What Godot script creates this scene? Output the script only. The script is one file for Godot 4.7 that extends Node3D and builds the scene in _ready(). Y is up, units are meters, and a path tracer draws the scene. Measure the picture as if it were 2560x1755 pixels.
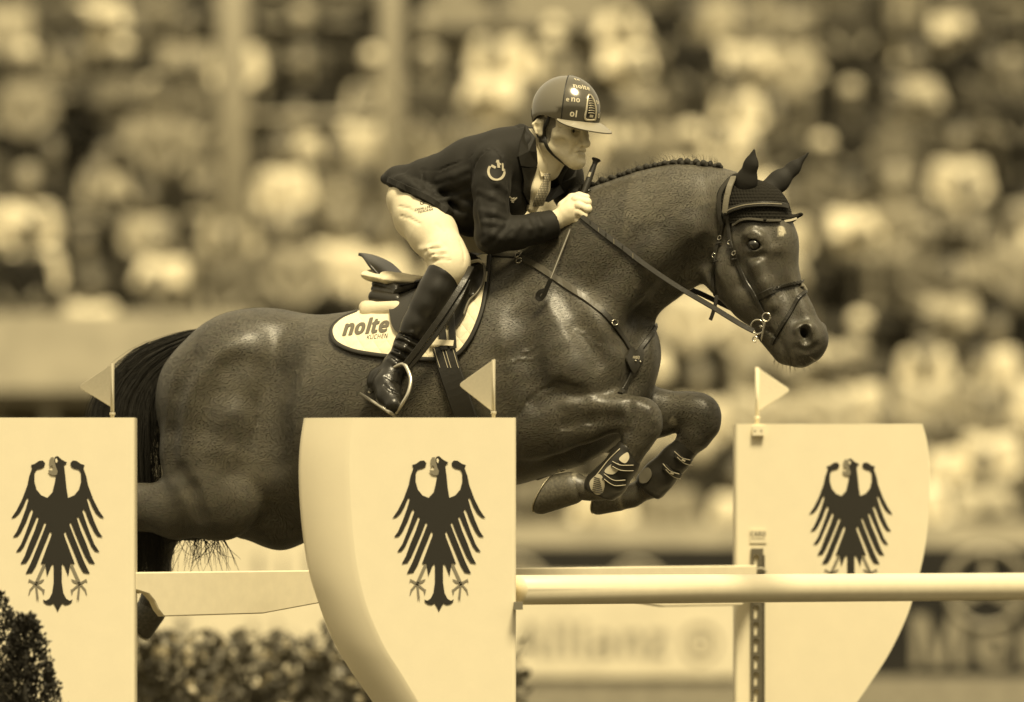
extends Node3D

func _ready() -> void:
	# ---- camera
	var cam := Camera3D.new()
	cam.name = "camera"
	add_child(cam)
	cam.position = Vector3(0, EYE, DIST)
	var at := CameraAttributesPhysical.new()
	at.frustum_focal_length = 242.7
	at.frustum_focus_distance = 24.7
	at.exposure_aperture = 1.6
	at.frustum_near = 0.5
	at.frustum_far = 2000.0
	cam.attributes = at
	cam.projection = Camera3D.PROJECTION_FRUSTUM
	cam.near = 0.5
	cam.far = 2000.0
	cam.size = 2.0 * 0.5 * 877.5 / S / DIST
	cam.frustum_offset = Vector2(0, 0.5 * (HORIZON - 877.5) / S / DIST)
	cam.current = true
	# ---- sky, sun, exposure
	var sky := ProceduralSkyMaterial.new()
	sky.sky_top_color = Color(0.93, 0.865, 0.71)
	sky.sky_horizon_color = Color(0.64, 0.595, 0.485)
	sky.sky_curve = 0.6
	sky.ground_bottom_color = Color(0.22, 0.20, 0.15)
	sky.ground_horizon_color = Color(0.36, 0.33, 0.25)
	var env := Environment.new()
	env.background_energy_multiplier = 0.42
	env.background_mode = Environment.BG_SKY
	env.sky = Sky.new()
	env.sky.sky_material = sky
	env.tonemap_mode = Environment.TONE_MAPPER_LINEAR
	env.tonemap_exposure = 3.45
	env.sdfgi_enabled = true
	env.ssao_enabled = true
	env.ssil_enabled = true
	var we := WorldEnvironment.new()
	we.name = "environment"
	we.environment = env
	add_child(we)
	var sun := DirectionalLight3D.new()
	sun.name = "sun"
	sun.light_energy = 0.5
	sun.light_angular_distance = 16.0
	sun.light_color = Color(1.0, 0.93, 0.76)
	sun.shadow_enabled = true
	sun.sky_mode = DirectionalLight3D.SKY_MODE_LIGHT_ONLY
	add_child(sun)
	sun.look_at_from_position(Vector3(0.9, 5.5, 3.0), Vector3.ZERO)
	build()
# ---------------------------------------------------------------- measuring
# Sizes were read off the photograph at 710 pixels per metre in the plane z = 0, 25 m from the camera;
# 1250 is the height of the horizon in it, EYE the camera's height above the ground.
const S := 710.0
const CX := 1280.0
const HORIZON := 1250.0
const DIST := 25.0
const EYE := 1.773
const YAW := deg_to_rad(20.0)   # the horse heads right and a little towards the camera

func W(px: float, py: float, z: float) -> Vector3:
	var k := (DIST - z) / DIST / S
	return Vector3((px - CX) * k, EYE + (HORIZON - py) * k, z)

# a point of the horse in its own frame: x ahead, y up, z to its right-hand side
func H(px: float, py: float, w := 0.0) -> Vector3:
	var z := 0.0
	var u := 0.0
	for i in 4:
		var x := (px - CX) / S * (DIST - z) / DIST
		u = (x + w * sin(YAW)) / cos(YAW)
		z = u * sin(YAW) + w * cos(YAW)
	return Vector3(u, EYE + (HORIZON - py) / S * (DIST - z) / DIST, w)

func horse_frame() -> Basis:
	return Basis(Vector3.UP, -YAW)

# ---------------------------------------------------------------- distance fields
class Paint:
	func tint(_p: Vector3) -> Color:
		return Color.WHITE

class Field:
	var ty := PackedInt32Array()
	var a := PackedVector3Array()
	var b := PackedVector3Array()
	var inv := PackedFloat32Array()
	var ra := PackedFloat32Array()
	var dr := PackedFloat32Array()
	var fa := PackedFloat32Array()
	var df := PackedFloat32Array()
	var lo := PackedFloat32Array()
	var kk := PackedFloat32Array()
	var n := 0
	var lists := {}

	func add(t: int, p: Vector3, q: Vector3, r0: float, r1: float, f0 := 1.0, f1 := 1.0, k := 0.02) -> void:
		ty.append(t); a.append(p); b.append(q - p if t < 2 else q.normalized())
		var l := (q - p).length_squared()
		inv.append(1.0 / l if l > 1e-9 else 0.0)
		ra.append(r0); dr.append(r1 - r0); fa.append(f0); df.append(f1 - f0)
		lo.append(minf(1.0, minf(f0, f1))); kk.append(k)
		n += 1
		lists.clear()

	func one(i: int, p: Vector3) -> float:
		if ty[i] == 2:
			return (p - a[i]).dot(b[i])
		var q := p - a[i]
		var t := clampf(q.dot(b[i]) * inv[i], 0.0, 1.0)
		q -= b[i] * t
		q.z /= fa[i] + df[i] * t
		return (q.length() - ra[i] - dr[i] * t) * lo[i]

	func part(p: Vector3, list: PackedInt32Array) -> float:
		var d := 9.0
		for i in list:
			var k := kk[i]
			var q := p - a[i]
			var e := 0.0
			if ty[i] == 2:
				e = q.dot(b[i])
			else:
				var t := clampf(q.dot(b[i]) * inv[i], 0.0, 1.0)
				q -= b[i] * t
				q.z /= fa[i] + df[i] * t
				e = (q.length() - ra[i] - dr[i] * t) * lo[i]
			if ty[i] == 0:
				var g := k - absf(d - e)
				d = minf(d, e) - (g * g / (4.0 * k) if g > 0.0 else 0.0)
			else:
				if ty[i] == 1:
					e = -e
				var g := k - absf(d - e)
				d = maxf(d, e) + (g * g / (4.0 * k) if g > 0.0 else 0.0)
		return d

	# those of a list that can matter within r of c
	func narrowed(c: Vector3, r: float, from: PackedInt32Array, into: PackedInt32Array) -> void:
		into.clear()
		var ev := PackedFloat32Array()
		var best := 9.0
		for i in from:
			var e := one(i, c)
			ev.append(e)
			if ty[i] == 0 and e < best:
				best = e
		if best > r * 1.3 + 0.05:
			return
		var m := 0
		for i in from:
			var e := ev[m]
			m += 1
			if ty[i] == 0:
				if e < best + 2.0 * r + kk[i]:
					into.append(i)
			elif ty[i] == 1:
				if e < r + kk[i] + 0.02:
					into.append(i)
			elif e > -r - kk[i] - 0.02:
				into.append(i)

	func all() -> PackedInt32Array:
		return PackedInt32Array(range(n))

	# what can matter near p, remembered cell by cell
	func near(p: Vector3) -> PackedInt32Array:
		var key := Vector3i((p / 0.08).floor())
		if not lists.has(key):
			var l := PackedInt32Array()
			narrowed((Vector3(key) + Vector3.ONE * 0.5) * 0.08, 0.072, all(), l)
			lists[key] = l
		return lists[key]

	func at(p: Vector3) -> float:
		var l := near(p)
		return part(p, l) if l.size() else 0.06

	func slope(p: Vector3, e := 0.002) -> Vector3:
		var l := near(p)
		return Vector3(part(p + Vector3(e, 0, 0), l) - part(p - Vector3(e, 0, 0), l), part(p + Vector3(0, e, 0), l) - part(p - Vector3(0, e, 0), l), part(p + Vector3(0, 0, e), l) - part(p - Vector3(0, 0, e), l)).normalized()

	# copy of this field, every radius grown
	func grown(r: float) -> Field:
		var f := Field.new()
		f.ty = ty.duplicate(); f.a = a.duplicate(); f.b = b.duplicate(); f.inv = inv.duplicate(); f.ra = ra.duplicate(); f.dr = dr.duplicate()
		f.fa = fa.duplicate(); f.df = df.duplicate(); f.lo = lo.duplicate(); f.kk = kk.duplicate(); f.n = n
		for i in n:
			if ty[i] == 0:
				f.ra[i] += r
		return f

	# surface nets over the blocks that the surface crosses
	func surface(st: Dictionary, from: Vector3, to: Vector3, h: float, paint: Paint = null, place := Transform3D()) -> void:
		var nx := int(ceil((to.x - from.x) / h / 8.0))
		var ny := int(ceil((to.y - from.y) / h / 8.0))
		var nz := int(ceil((to.z - from.z) / h / 8.0))
		var sx := nx * 8 + 1
		var sy := ny * 8 + 1
		var sz := nz * 8 + 1
		var sxy := sx * sy
		var val := PackedFloat32Array()
		val.resize(sxy * sz)
		val.fill(99.0)
		var ids := PackedInt32Array()
		ids.resize(sxy * sz)
		ids.fill(-1)
		var hd := h * 8.0 * 0.8661
		var hs := h * 4.0 * 0.8661
		var cells := PackedInt32Array()
		var list := PackedInt32Array()
		var small := PackedInt32Array()
		var everyone := all()
		var far := h * 2.5
		for bk in nz:
			for bj in ny:
				for bi in nx:
					var c := from + Vector3(bi + 0.5, bj + 0.5, bk + 0.5) * (8.0 * h)
					narrowed(c, hd, everyone, list)
					if list.is_empty() or absf(part(c, list)) > hd * 1.1:
						continue
					for sub in 8:
						var ci := bi * 8 + 4 * (sub & 1)
						var cj := bj * 8 + 2 * (sub & 2)
						var ck := bk * 8 + (sub & 4)
						var cc := from + Vector3(ci + 2, cj + 2, ck + 2) * h
						narrowed(cc, hs, list, small)
						if small.is_empty() or absf(part(cc, small)) > hs * 1.15:
							continue
						var base := ci + cj * sx + ck * sxy
						for k in 5:
							for j in 5:
								var row := base + j * sx + k * sxy
								var p := from + Vector3(ci, cj + j, ck + k) * h
								var i := 0
								while i < 5:
									var d := val[row + i]
									if d == 99.0:
										d = part(p, small)
										val[row + i] = d
									i += 1
									p.x += h
									var ahead := absf(d) - h
									while ahead > far and i < 5:
										if val[row + i] == 99.0:
											val[row + i] = far if d > 0.0 else -far
										i += 1
										p.x += h
										ahead -= h
						cells.append(ci); cells.append(cj); cells.append(ck)
		var V: PackedVector3Array = st.v
		var N: PackedVector3Array = st.n
		var C: PackedColorArray = st.c
		var I: PackedInt32Array = st.i
		var near := h * 1.9
		var made := PackedInt32Array()
		for m in range(0, cells.size(), 3):
			for k in 4:
				for j in 4:
					var o := cells[m] + (cells[m + 1] + j) * sx + (cells[m + 2] + k) * sxy - 1
					for i in 4:
						o += 1
						var v0 := val[o]
						if v0 > near or v0 < -near or ids[o] >= 0:
							continue
						var v1 := val[o + 1]
						var v2 := val[o + sx]
						var v3 := val[o + sx + 1]
						var v4 := val[o + sxy]
						var v5 := val[o + sxy + 1]
						var v6 := val[o + sxy + sx]
						var v7 := val[o + sxy + sx + 1]
						var neg := int(v0 < 0.0) + int(v1 < 0.0) + int(v2 < 0.0) + int(v3 < 0.0) + int(v4 < 0.0) + int(v5 < 0.0) + int(v6 < 0.0) + int(v7 < 0.0)
						if neg == 0 or neg == 8:
							continue
						var sum := Vector3.ZERO
						var cnt := 0.0
						if (v0 < 0.0) != (v1 < 0.0): sum += Vector3(v0 / (v0 - v1), 0, 0); cnt += 1.0
						if (v2 < 0.0) != (v3 < 0.0): sum += Vector3(v2 / (v2 - v3), 1, 0); cnt += 1.0
						if (v4 < 0.0) != (v5 < 0.0): sum += Vector3(v4 / (v4 - v5), 0, 1); cnt += 1.0
						if (v6 < 0.0) != (v7 < 0.0): sum += Vector3(v6 / (v6 - v7), 1, 1); cnt += 1.0
						if (v0 < 0.0) != (v2 < 0.0): sum += Vector3(0, v0 / (v0 - v2), 0); cnt += 1.0
						if (v1 < 0.0) != (v3 < 0.0): sum += Vector3(1, v1 / (v1 - v3), 0); cnt += 1.0
						if (v4 < 0.0) != (v6 < 0.0): sum += Vector3(0, v4 / (v4 - v6), 1); cnt += 1.0
						if (v5 < 0.0) != (v7 < 0.0): sum += Vector3(1, v5 / (v5 - v7), 1); cnt += 1.0
						if (v0 < 0.0) != (v4 < 0.0): sum += Vector3(0, 0, v0 / (v0 - v4)); cnt += 1.0
						if (v1 < 0.0) != (v5 < 0.0): sum += Vector3(1, 0, v1 / (v1 - v5)); cnt += 1.0
						if (v2 < 0.0) != (v6 < 0.0): sum += Vector3(0, 1, v2 / (v2 - v6)); cnt += 1.0
						if (v3 < 0.0) != (v7 < 0.0): sum += Vector3(1, 1, v3 / (v3 - v7)); cnt += 1.0
						var f := sum / cnt
						var p := from + (Vector3(cells[m] + i, cells[m + 1] + j, cells[m + 2] + k) + f) * h
						# slope interpolated within the cell
						var g := Vector3(
							lerpf(lerpf(v1 - v0, v3 - v2, f.y), lerpf(v5 - v4, v7 - v6, f.y), f.z),
							lerpf(lerpf(v2 - v0, v3 - v1, f.x), lerpf(v6 - v4, v7 - v5, f.x), f.z),
							lerpf(lerpf(v4 - v0, v5 - v1, f.x), lerpf(v6 - v2, v7 - v3, f.x), f.y))
						ids[o] = V.size()
						made.append(o)
						V.append(place * p)
						N.append(place.basis * g.normalized())
						C.append(paint.tint(p) if paint else Color.WHITE)
		for o in made:
			var inside := val[o] < 0.0
			for ax in 3:
				var s1: int = [1, sx, sxy][ax]
				var s2: int = [sx, sxy, 1][ax]
				var s3: int = [sxy, 1, sx][ax]
				if o + s1 >= val.size() or val[o + s1] == 99.0 or inside == (val[o + s1] < 0.0) or o < s2 + s3:
					continue
				var q0 := ids[o]
				var q1 := ids[o - s2]
				var q2 := ids[o - s2 - s3]
				var q3 := ids[o - s3]
				if q1 < 0 or q2 < 0 or q3 < 0:
					continue
				if inside:
					I.append_array(PackedInt32Array([q0, q2, q1, q0, q3, q2]))
				else:
					I.append_array(PackedInt32Array([q0, q1, q2, q0, q2, q3]))
		st.v = V; st.n = N; st.c = C; st.i = I

func blank() -> Dictionary:
	return {"v": PackedVector3Array(), "n": PackedVector3Array(), "c": PackedColorArray(), "i": PackedInt32Array()}

func commit(st: Dictionary) -> ArrayMesh:
	var arr := []
	arr.resize(Mesh.ARRAY_MAX)
	arr[Mesh.ARRAY_VERTEX] = st.v
	arr[Mesh.ARRAY_NORMAL] = st.n
	arr[Mesh.ARRAY_COLOR] = st.c
	arr[Mesh.ARRAY_INDEX] = st.i
	var m := ArrayMesh.new()
	m.add_surface_from_arrays(Mesh.PRIMITIVE_TRIANGLES, arr)
	return m

# a chain of tapered limbs through [px, py, lateral m, radius px, flattening]
func chain(f: Field, pts: Array, k := 0.03, t := 0) -> void:
	for i in pts.size() - 1:
		var p: Array = pts[i]
		var q: Array = pts[i + 1]
		f.add(t, H(p[0], p[1], p[2]), H(q[0], q[1], q[2]), p[3] / S, q[3] / S, p[4] if p.size() > 4 else 1.0, q[4] if q.size() > 4 else 1.0, k)

func ball(f: Field, p: Array, k := 0.03, t := 0) -> void:
	var c := H(p[0], p[1], p[2])
	var s: float = p[4] if p.size() > 4 else 1.0
	f.add(t, c, c + Vector3(0.0001, 0, 0), p[3] / S, p[3] / S, s, s, k)

# cuts away what lies beyond the line p -> q (on its right-hand side as seen in the photograph), across the animal's width
func cut(f: Field, p: Array, q: Array, k := 0.006) -> void:
	var a := H(p[0], p[1])
	var d := H(q[0], q[1]) - a
	f.add(2, a, Vector3(d.y, -d.x, 0), 0, 0, 1, 1, k)

# ---------------------------------------------------------------- plain shapes
func quad(st: SurfaceTool, a: Vector3, b: Vector3, c: Vector3, d: Vector3) -> void:
	for v in [a, b, c, a, c, d]:
		st.add_vertex(v)

func tool(smooth := false) -> SurfaceTool:
	var st := SurfaceTool.new()
	st.begin(Mesh.PRIMITIVE_TRIANGLES)
	st.set_smooth_group(0 if smooth else -1)
	return st

func done(st: SurfaceTool) -> ArrayMesh:
	st.generate_normals()
	return st.commit()

func box(st: SurfaceTool, c: Vector3, s: Vector3, turn := Basis()) -> void:
	var h := s / 2.0
	var p := []
	for i in 8:
		p.append(c + turn * Vector3(h.x * (1 if i & 1 else -1), h.y * (1 if i & 2 else -1), h.z * (1 if i & 4 else -1)))
	for f in [[4, 6, 7, 5], [0, 1, 3, 2], [0, 2, 6, 4], [1, 5, 7, 3], [2, 3, 7, 6], [0, 4, 5, 1]]:
		quad(st, p[f[0]], p[f[1]], p[f[2]], p[f[3]])

# closed section swept along points; frames: outward normal at each point
func sweep(st: SurfaceTool, pts: PackedVector3Array, outs: PackedVector3Array, width: PackedFloat32Array, thick: float) -> void:
	var rings := []
	var n := pts.size()
	for i in n:
		var t := (pts[mini(i + 1, n - 1)] - pts[maxi(i - 1, 0)]).normalized()
		var o := (outs[i] - t * outs[i].dot(t)).normalized()
		var s := t.cross(o)
		var hw := width[mini(i, width.size() - 1)] / 2.0
		var e := minf(thick * 0.35, hw * 0.3)
		rings.append([pts[i] - s * hw, pts[i] - s * hw + o * (thick - e), pts[i] - s * (hw - e) + o * thick, pts[i] + s * (hw - e) + o * thick, pts[i] + s * hw + o * (thick - e), pts[i] + s * hw])
	for i in n - 1:
		for j in 6:
			quad(st, rings[i][j], rings[i][(j + 1) % 6], rings[i + 1][(j + 1) % 6], rings[i + 1][j])
	for j in range(1, 5):
		for v in [rings[0][0], rings[0][j + 1], rings[0][j], rings[n - 1][0], rings[n - 1][j], rings[n - 1][j + 1]]:
			st.add_vertex(v)

func tube(st: SurfaceTool, pts: PackedVector3Array, radii: PackedFloat32Array, sides := 10, caps := true) -> void:
	var n := pts.size()
	var rings := []
	var side := Vector3.ZERO
	for i in n:
		var t := (pts[mini(i + 1, n - 1)] - pts[maxi(i - 1, 0)]).normalized()
		if i == 0:
			side = t.cross(Vector3.UP if absf(t.y) < 0.9 else Vector3.RIGHT).normalized()
		side = (side - t * side.dot(t)).normalized()
		var up := side.cross(t)
		var r := radii[mini(i, radii.size() - 1)]
		var ring := PackedVector3Array()
		for j in sides:
			var an := TAU * j / sides
			ring.append(pts[i] + (side * cos(an) + up * sin(an)) * r)
		rings.append(ring)
	for i in n - 1:
		for j in sides:
			var k := (j + 1) % sides
			quad(st, rings[i][j], rings[i + 1][j], rings[i + 1][k], rings[i][k])
	if caps:
		for j in range(1, sides - 1):
			for v in [rings[0][0], rings[0][j], rings[0][j + 1], rings[n - 1][0], rings[n - 1][j + 1], rings[n - 1][j]]:
				st.add_vertex(v)

func loop(c: Vector3, u: Vector3, v: Vector3, from := 0.0, to := TAU, n := 28) -> PackedVector3Array:
	var p := PackedVector3Array()
	for i in n + 1:
		var an := lerpf(from, to, float(i) / n)
		p.append(c + u * cos(an) + v * sin(an))
	return p

# smooth curve through points (Catmull-Rom)
func curve(p: PackedVector3Array, per := 6) -> PackedVector3Array:
	var r := PackedVector3Array()
	for i in p.size() - 1:
		for j in per:
			r.append(p[i].cubic_interpolate(p[i + 1], p[maxi(i - 1, 0)], p[mini(i + 2, p.size() - 1)], float(j) / per))
	r.append(p[p.size() - 1])
	return r

# a flat plate of outline (x, y) between z0 and z1, edges rounded off by e
func plate(st: SurfaceTool, outline: PackedVector2Array, z0: float, z1: float, e := 0.0) -> void:
	var poly := outline
	if Geometry2D.is_polygon_clockwise(poly):
		poly = poly.duplicate()
		poly.reverse()
	var inner := poly
	if e > 0.0:
		inner = PackedVector2Array()
		var m := poly.size()
		for i in m:
			var a := (poly[i] - poly[(i + m - 1) % m]).normalized()
			var b := (poly[(i + 1) % m] - poly[i]).normalized()
			var nn := Vector2(-a.y, a.x) + Vector2(-b.y, b.x)
			inner.append(poly[i] + nn.normalized() * e / maxf(0.4, sqrt((1.0 + a.dot(b)) / 2.0)))
	var tri := Geometry2D.triangulate_polygon(inner)
	for i in range(0, tri.size(), 3):
		var a := inner[tri[i]]
		var b := inner[tri[i + 1]]
		var c := inner[tri[i + 2]]
		if (b - a).cross(c - a) > 0.0:
			var sw := b
			b = c
			c = sw
		for v in [Vector3(a.x, a.y, z1), Vector3(b.x, b.y, z1), Vector3(c.x, c.y, z1), Vector3(a.x, a.y, z0), Vector3(c.x, c.y, z0), Vector3(b.x, b.y, z0)]:
			st.add_vertex(v)
	var n := poly.size()
	var rings := [[inner, z1]]
	if e > 0.0:
		rings.append([poly, z1 - e])
		rings.append([poly, z0 + e])
	rings.append([inner, z0])
	for r in rings.size() - 1:
		for i in n:
			var j := (i + 1) % n
			var p: PackedVector2Array = rings[r][0]
			var q: PackedVector2Array = rings[r + 1][0]
			quad(st, Vector3(p[i].x, p[i].y, rings[r][1]), Vector3(p[j].x, p[j].y, rings[r][1]), Vector3(q[j].x, q[j].y, rings[r + 1][1]), Vector3(q[i].x, q[i].y, rings[r + 1][1]))

# ---------------------------------------------------------------- nodes
var taken := {}

func numbered(called: String) -> String:
	var n: int = taken.get(called, 0)
	taken[called] = n + 1
	return called if n == 0 else "%s_%03d" % [called, n]

func tag(o: Node, label: String, category: String, group := "") -> Node:
	o.set_meta("label", label)
	o.set_meta("category", category)
	if group:
		o.set_meta("group", group)
	return o

func thing(called: String, label: String, category: String, at := Vector3.ZERO, group := "", turn := Basis()) -> Node3D:
	var o := Node3D.new()
	o.name = numbered(called)
	add_child(o)
	o.transform = Transform3D(turn, at)
	tag(o, label, category, group)
	return o

func obj(called: String, mesh: Mesh, m: Material, parent: Node = self, at := Transform3D()) -> MeshInstance3D:
	var o := MeshInstance3D.new()
	o.name = numbered(called) if parent == self else called
	o.mesh = mesh
	o.material_override = m
	o.transform = at
	parent.add_child(o, true)
	return o

func structure(called: String, mesh: Mesh, m: Material, at := Transform3D()) -> MeshInstance3D:
	var o := obj(called, mesh, m, self, at)
	o.set_meta("kind", "structure")
	return o

# ---------------------------------------------------------------- materials
const TONE := Vector3(1.05, 0.95, 0.69)    # the print's warm tone, shared by every pigment

func tone(v: float) -> Color:
	return Color(minf(v * TONE.x, 1.0), minf(v * TONE.y, 1.0), minf(v * TONE.z, 1.0)).linear_to_srgb()

func mat(called: String, v: float, rough := 0.7, spec := 0.5) -> StandardMaterial3D:
	var m := StandardMaterial3D.new()
	m.resource_name = called
	m.albedo_color = tone(v)
	m.roughness = rough
	m.metallic_specular = spec
	return m

func noise_tex(freq: float, oct: int, sd: int, size := 512, normal := false, bump := 6.0, ramp: Gradient = null, type := FastNoiseLite.TYPE_SIMPLEX_SMOOTH) -> NoiseTexture2D:
	var f := FastNoiseLite.new()
	f.seed = sd
	f.noise_type = type
	f.frequency = freq
	f.fractal_octaves = oct
	var t := NoiseTexture2D.new()
	t.width = size
	t.height = size
	t.seamless = true
	t.noise = f
	t.as_normal_map = normal
	t.bump_strength = bump
	if ramp:
		t.color_ramp = ramp
	return t

func grey_ramp(lo: float, hi: float) -> Gradient:
	var g := Gradient.new()
	g.set_color(0, Color(lo, lo, lo))
	g.set_color(1, Color(hi, hi, hi))
	return g

func mottled(m: StandardMaterial3D, freq: float, lo: float, scale: float, sd := 1, oct := 4) -> StandardMaterial3D:
	m.albedo_texture = noise_tex(freq, oct, sd, 512, false, 1.0, grey_ramp(lo, 1.0))
	m.uv1_triplanar = true
	m.uv1_scale = Vector3.ONE * scale
	return m

func rough_relief(m: StandardMaterial3D, freq: float, cm: float, scale: float, sd := 2, oct := 4) -> StandardMaterial3D:
	m.heightmap_enabled = true
	m.heightmap_texture = noise_tex(freq, oct, sd)
	m.heightmap_scale = cm
	m.uv1_triplanar = true
	m.uv1_scale = Vector3.ONE * scale
	return m

# ---------------------------------------------------------------- shapes worked out side by side
var jobs := []

func job(f: Field, from: Vector3, to: Vector3, h: float, paint: Paint = null, place := Transform3D(), st := {}) -> Dictionary:
	if st.is_empty():
		st = blank()
	jobs.append([f, st, from, to, h, paint, place])
	return st

func run_jobs() -> void:
	var threads := []
	var byst := {}
	var queue := []
	for j in jobs:
		var key := -1
		for q in queue.size():
			if is_same(queue[q][0][1], j[1]):
				key = q
		if key < 0:
			queue.append([j])
		else:
			queue[key].append(j)
	for q in queue:
		var t := Thread.new()
		t.start(func():
			for j in q:
				(j[0] as Field).surface(j[1], j[2], j[3], j[4], j[5], j[6]))
		threads.append(t)
	for t in threads:
		t.wait_to_finish()
	jobs.clear()
# ---------------------------------------------------------------- the horse
var coat := Field.new()          # the horse's own shape, also what its tack lies on

func horse_field() -> void:
	var f := coat
	# trunk
	chain(f, [[1465, 890, 0, 185, .64], [1390, 915, 0, 250, .70], [1270, 935, 0, 268, .80], [1120, 985, 0, 264, .88], [980, 1027, 0, 262, .9], [840, 1055, 0, 266, .86], [725, 1058, 0, 258, .8], [605, 1015, 0, 203, .98]], .03)
	chain(f, [[620, 1290, 0, 60, 1.3], [700, 1300, 0, 66, 1.3], [800, 1270, 0, 60, 1.3]], .06)
	# withers, neck
	chain(f, [[1130, 820, 0, 105, .5], [1240, 752, 0, 98, .55], [1330, 745, 0, 120, .62], [1420, 722, 0, 155, .66], [1530, 642, 0, 168, .62], [1643, 584, 0, 147, .58], [1730, 553, 0, 128, .55], [1803, 522, 0, 92, .62]], .05)
	# shoulder blade and upper arm, both sides
	for s in [1.0, -1.0]:
		chain(f, [[1345 - 20 * s, 745, .11 * s, 85, .55], [1420 - 34 * s, 850, .15 * s, 110, .55], [1470 - 44 * s, 930, .15 * s, 108, .6]], .05)
		# haunch
		chain(f, [[640 - 40 * s, 915, .10 * s, 105, .9], [600 - 40 * s, 985, .14 * s, 130, .66]], .14)
		# breast
		ball(f, [1535 - 24 * s, 880, .08 * s, 85, .85], .05)
	# near hind leg
	chain(f, [[565, 985, .15, 150, .62], [522, 1130, .18, 122, .62], [532, 1220, .19, 116, .62], [548, 1238, .19, 104, .66]], .03)
	chain(f, [[590, 1120, .18, 80, .7], [562, 1235, .19, 92, .7]], .04)
	chain(f, [[540, 1240, .19, 100, .62], [440, 1272, .18, 70, .66], [345, 1268, .17, 54, .7], [225, 1262, .16, 44, .8]], .03)
	chain(f, [[225, 1262, .16, 42, .8], [185, 1390, .15, 30], [165, 1500, .15, 28], [160, 1540, .15, 34], [130, 1590, .15, 27]], .02)
	# far hind leg
	chain(f, [[600, 1010, -.14, 140, .6], [600, 1150, -.18, 115, .62], [590, 1240, -.18, 92, .7], [480, 1290, -.17, 58], [412, 1310, -.16, 42], [400, 1360, -.15, 33], [397, 1450, -.15, 30], [395, 1490, -.15, 37], [372, 1526, -.15, 34]], .03)
	# near foreleg
	chain(f, [[1400, 990, .17, 92, .62], [1352, 1055, .185, 78, .7], [1390, 1046, .18, 78, .7], [1463, 1040, .165, 62, .75], [1541, 1032, .155, 44, .85], [1580, 1038, .15, 43, .85], [1603, 1046, .15, 47, .8], [1606, 1066, .15, 43, .8], [1592, 1104, .15, 32], [1577, 1138, .15, 25], [1530, 1198, .15, 25], [1507, 1216, .15, 31], [1474, 1225, .15, 23], [1436, 1216, .15, 36]], .025)
	ball(f, [1312, 1090, .18, 42, .8], .06)
	# far foreleg
	chain(f, [[1530, 985, -.13, 95, .62], [1545, 1050, -.14, 80, .7], [1600, 1035, -.14, 66, .75], [1653, 1032, -.14, 54, .8], [1710, 1027, -.14, 43, .85], [1738, 1030, -.14, 43, .85], [1752, 1038, -.14, 46, .8], [1752, 1060, -.14, 43, .8], [1737, 1092, -.14, 34], [1712, 1120, -.14, 26], [1648, 1188, -.14, 26], [1634, 1208, -.14, 32], [1580, 1240, -.14, 25], [1548, 1244, -.14, 34]], .025)
	# head
	chain(f, [[1835, 512, .01, 74, .8], [1886, 545, .015, 84, .78], [1903, 612, .02, 90, .76], [1922, 735, .025, 82, .6], [1962, 795, .03, 72, .6], [2000, 846, .03, 62, .76]], .02)
	ball(f, [1822, 672, .02, 71, .86], .03)                     # cheek
	ball(f, [1850, 712, .022, 60, .86], .03)
	ball(f, [1880, 750, .024, 52, .86], .03)
	ball(f, [2022, 848, .03, 44, 1.05], .03)                       # nostrils
	chain(f, [[2010, 868, .03, 44, .95], [2000, 880, .03, 38, 1.0]], .02)      # upper lip
	chain(f, [[1930, 830, .03, 36, .9], [1966, 876, .03, 36, .95]], .016)     # chin
	for s in [1.0, -1.0]:
		var e := 1882.0 if s > 0 else 1958.0
		chain(f, [[e + 8, 668, .02 + .088 * s, 9], [e + 48, 760, .02 + .066 * s, 8]], .035)   # cheek bone
		var v := 2012.0 if s > 0 else 2040.0
		chain(f, [[v - 12, 822, .03 + .062 * s, 13], [v + 10, 822, .03 + .058 * s, 13], [v + 17, 846, .03 + .05 * s, 10]], .02)
		chain(f, [[v - 1, 828, .03 + .072 * s, 15, .9], [v + 4, 850, .03 + .07 * s, 13, .9]], .006, 1)   # nostril
		chain(f, [[v - 2, 832, .03 + .05 * s, 11, .9], [v - 6, 842, .03 + .03 * s, 9, .9]], .006, 1)
		chain(f, [[v - 92, 824, .03 + .05 * s, 4], [v - 66, 846, .03 + .062 * s, 4], [v - 50, 880, .03 + .06 * s, 4], [v - 34, 914, .03 + .03 * s, 4]], .008, 1)   # mouth
	# groove of jugular, throat, flank, elbow
	for s in [1.0, -1.0]:
		chain(f, [[1735 - 14 * s, 640, .125 * s, 14], [1640 - 14 * s, 735, .17 * s, 20], [1600 - 24 * s, 790, .2 * s, 22]], .07, 1)
		chain(f, [[705 - 60 * s, 880, .325 * s, 26], [655 - 60 * s, 960, .35 * s, 34], [650 - 60 * s, 1080, .35 * s, 28]], .12, 1)
		chain(f, [[1310 - 60 * s, 900, .33 * s, 12], [1310 - 60 * s, 1010, .35 * s, 16]], .08, 1)
	# eye: lids round a hollow in which the eyeball sits
	for e in [1882.0]:
		var hit := pick(f, e, 611)
		eye_at = hit[0] - hit[1] * 0.010
		crease(f, [[e - 34, 606], [e - 20, 590], [e, 583], [e + 22, 590], [e + 34, 604]], 8, .02, 0)
		f.add(1, eye_at, eye_at + Vector3(.004, -.001, 0), .0205, .0205, .9, .9, .006)
		crease(f, [[e - 27, 614], [e - 18, 600], [e, 594], [e + 18, 602], [e + 28, 618]], 3.6, .005, 0)
		crease(f, [[e - 26, 614], [e - 12, 624], [e + 8, 628], [e + 28, 620]], 3.4, .006, 0)
		crease(f, [[e - 20, 640], [e + 6, 646], [e + 30, 638]], 2.0, .02, 1)
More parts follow.
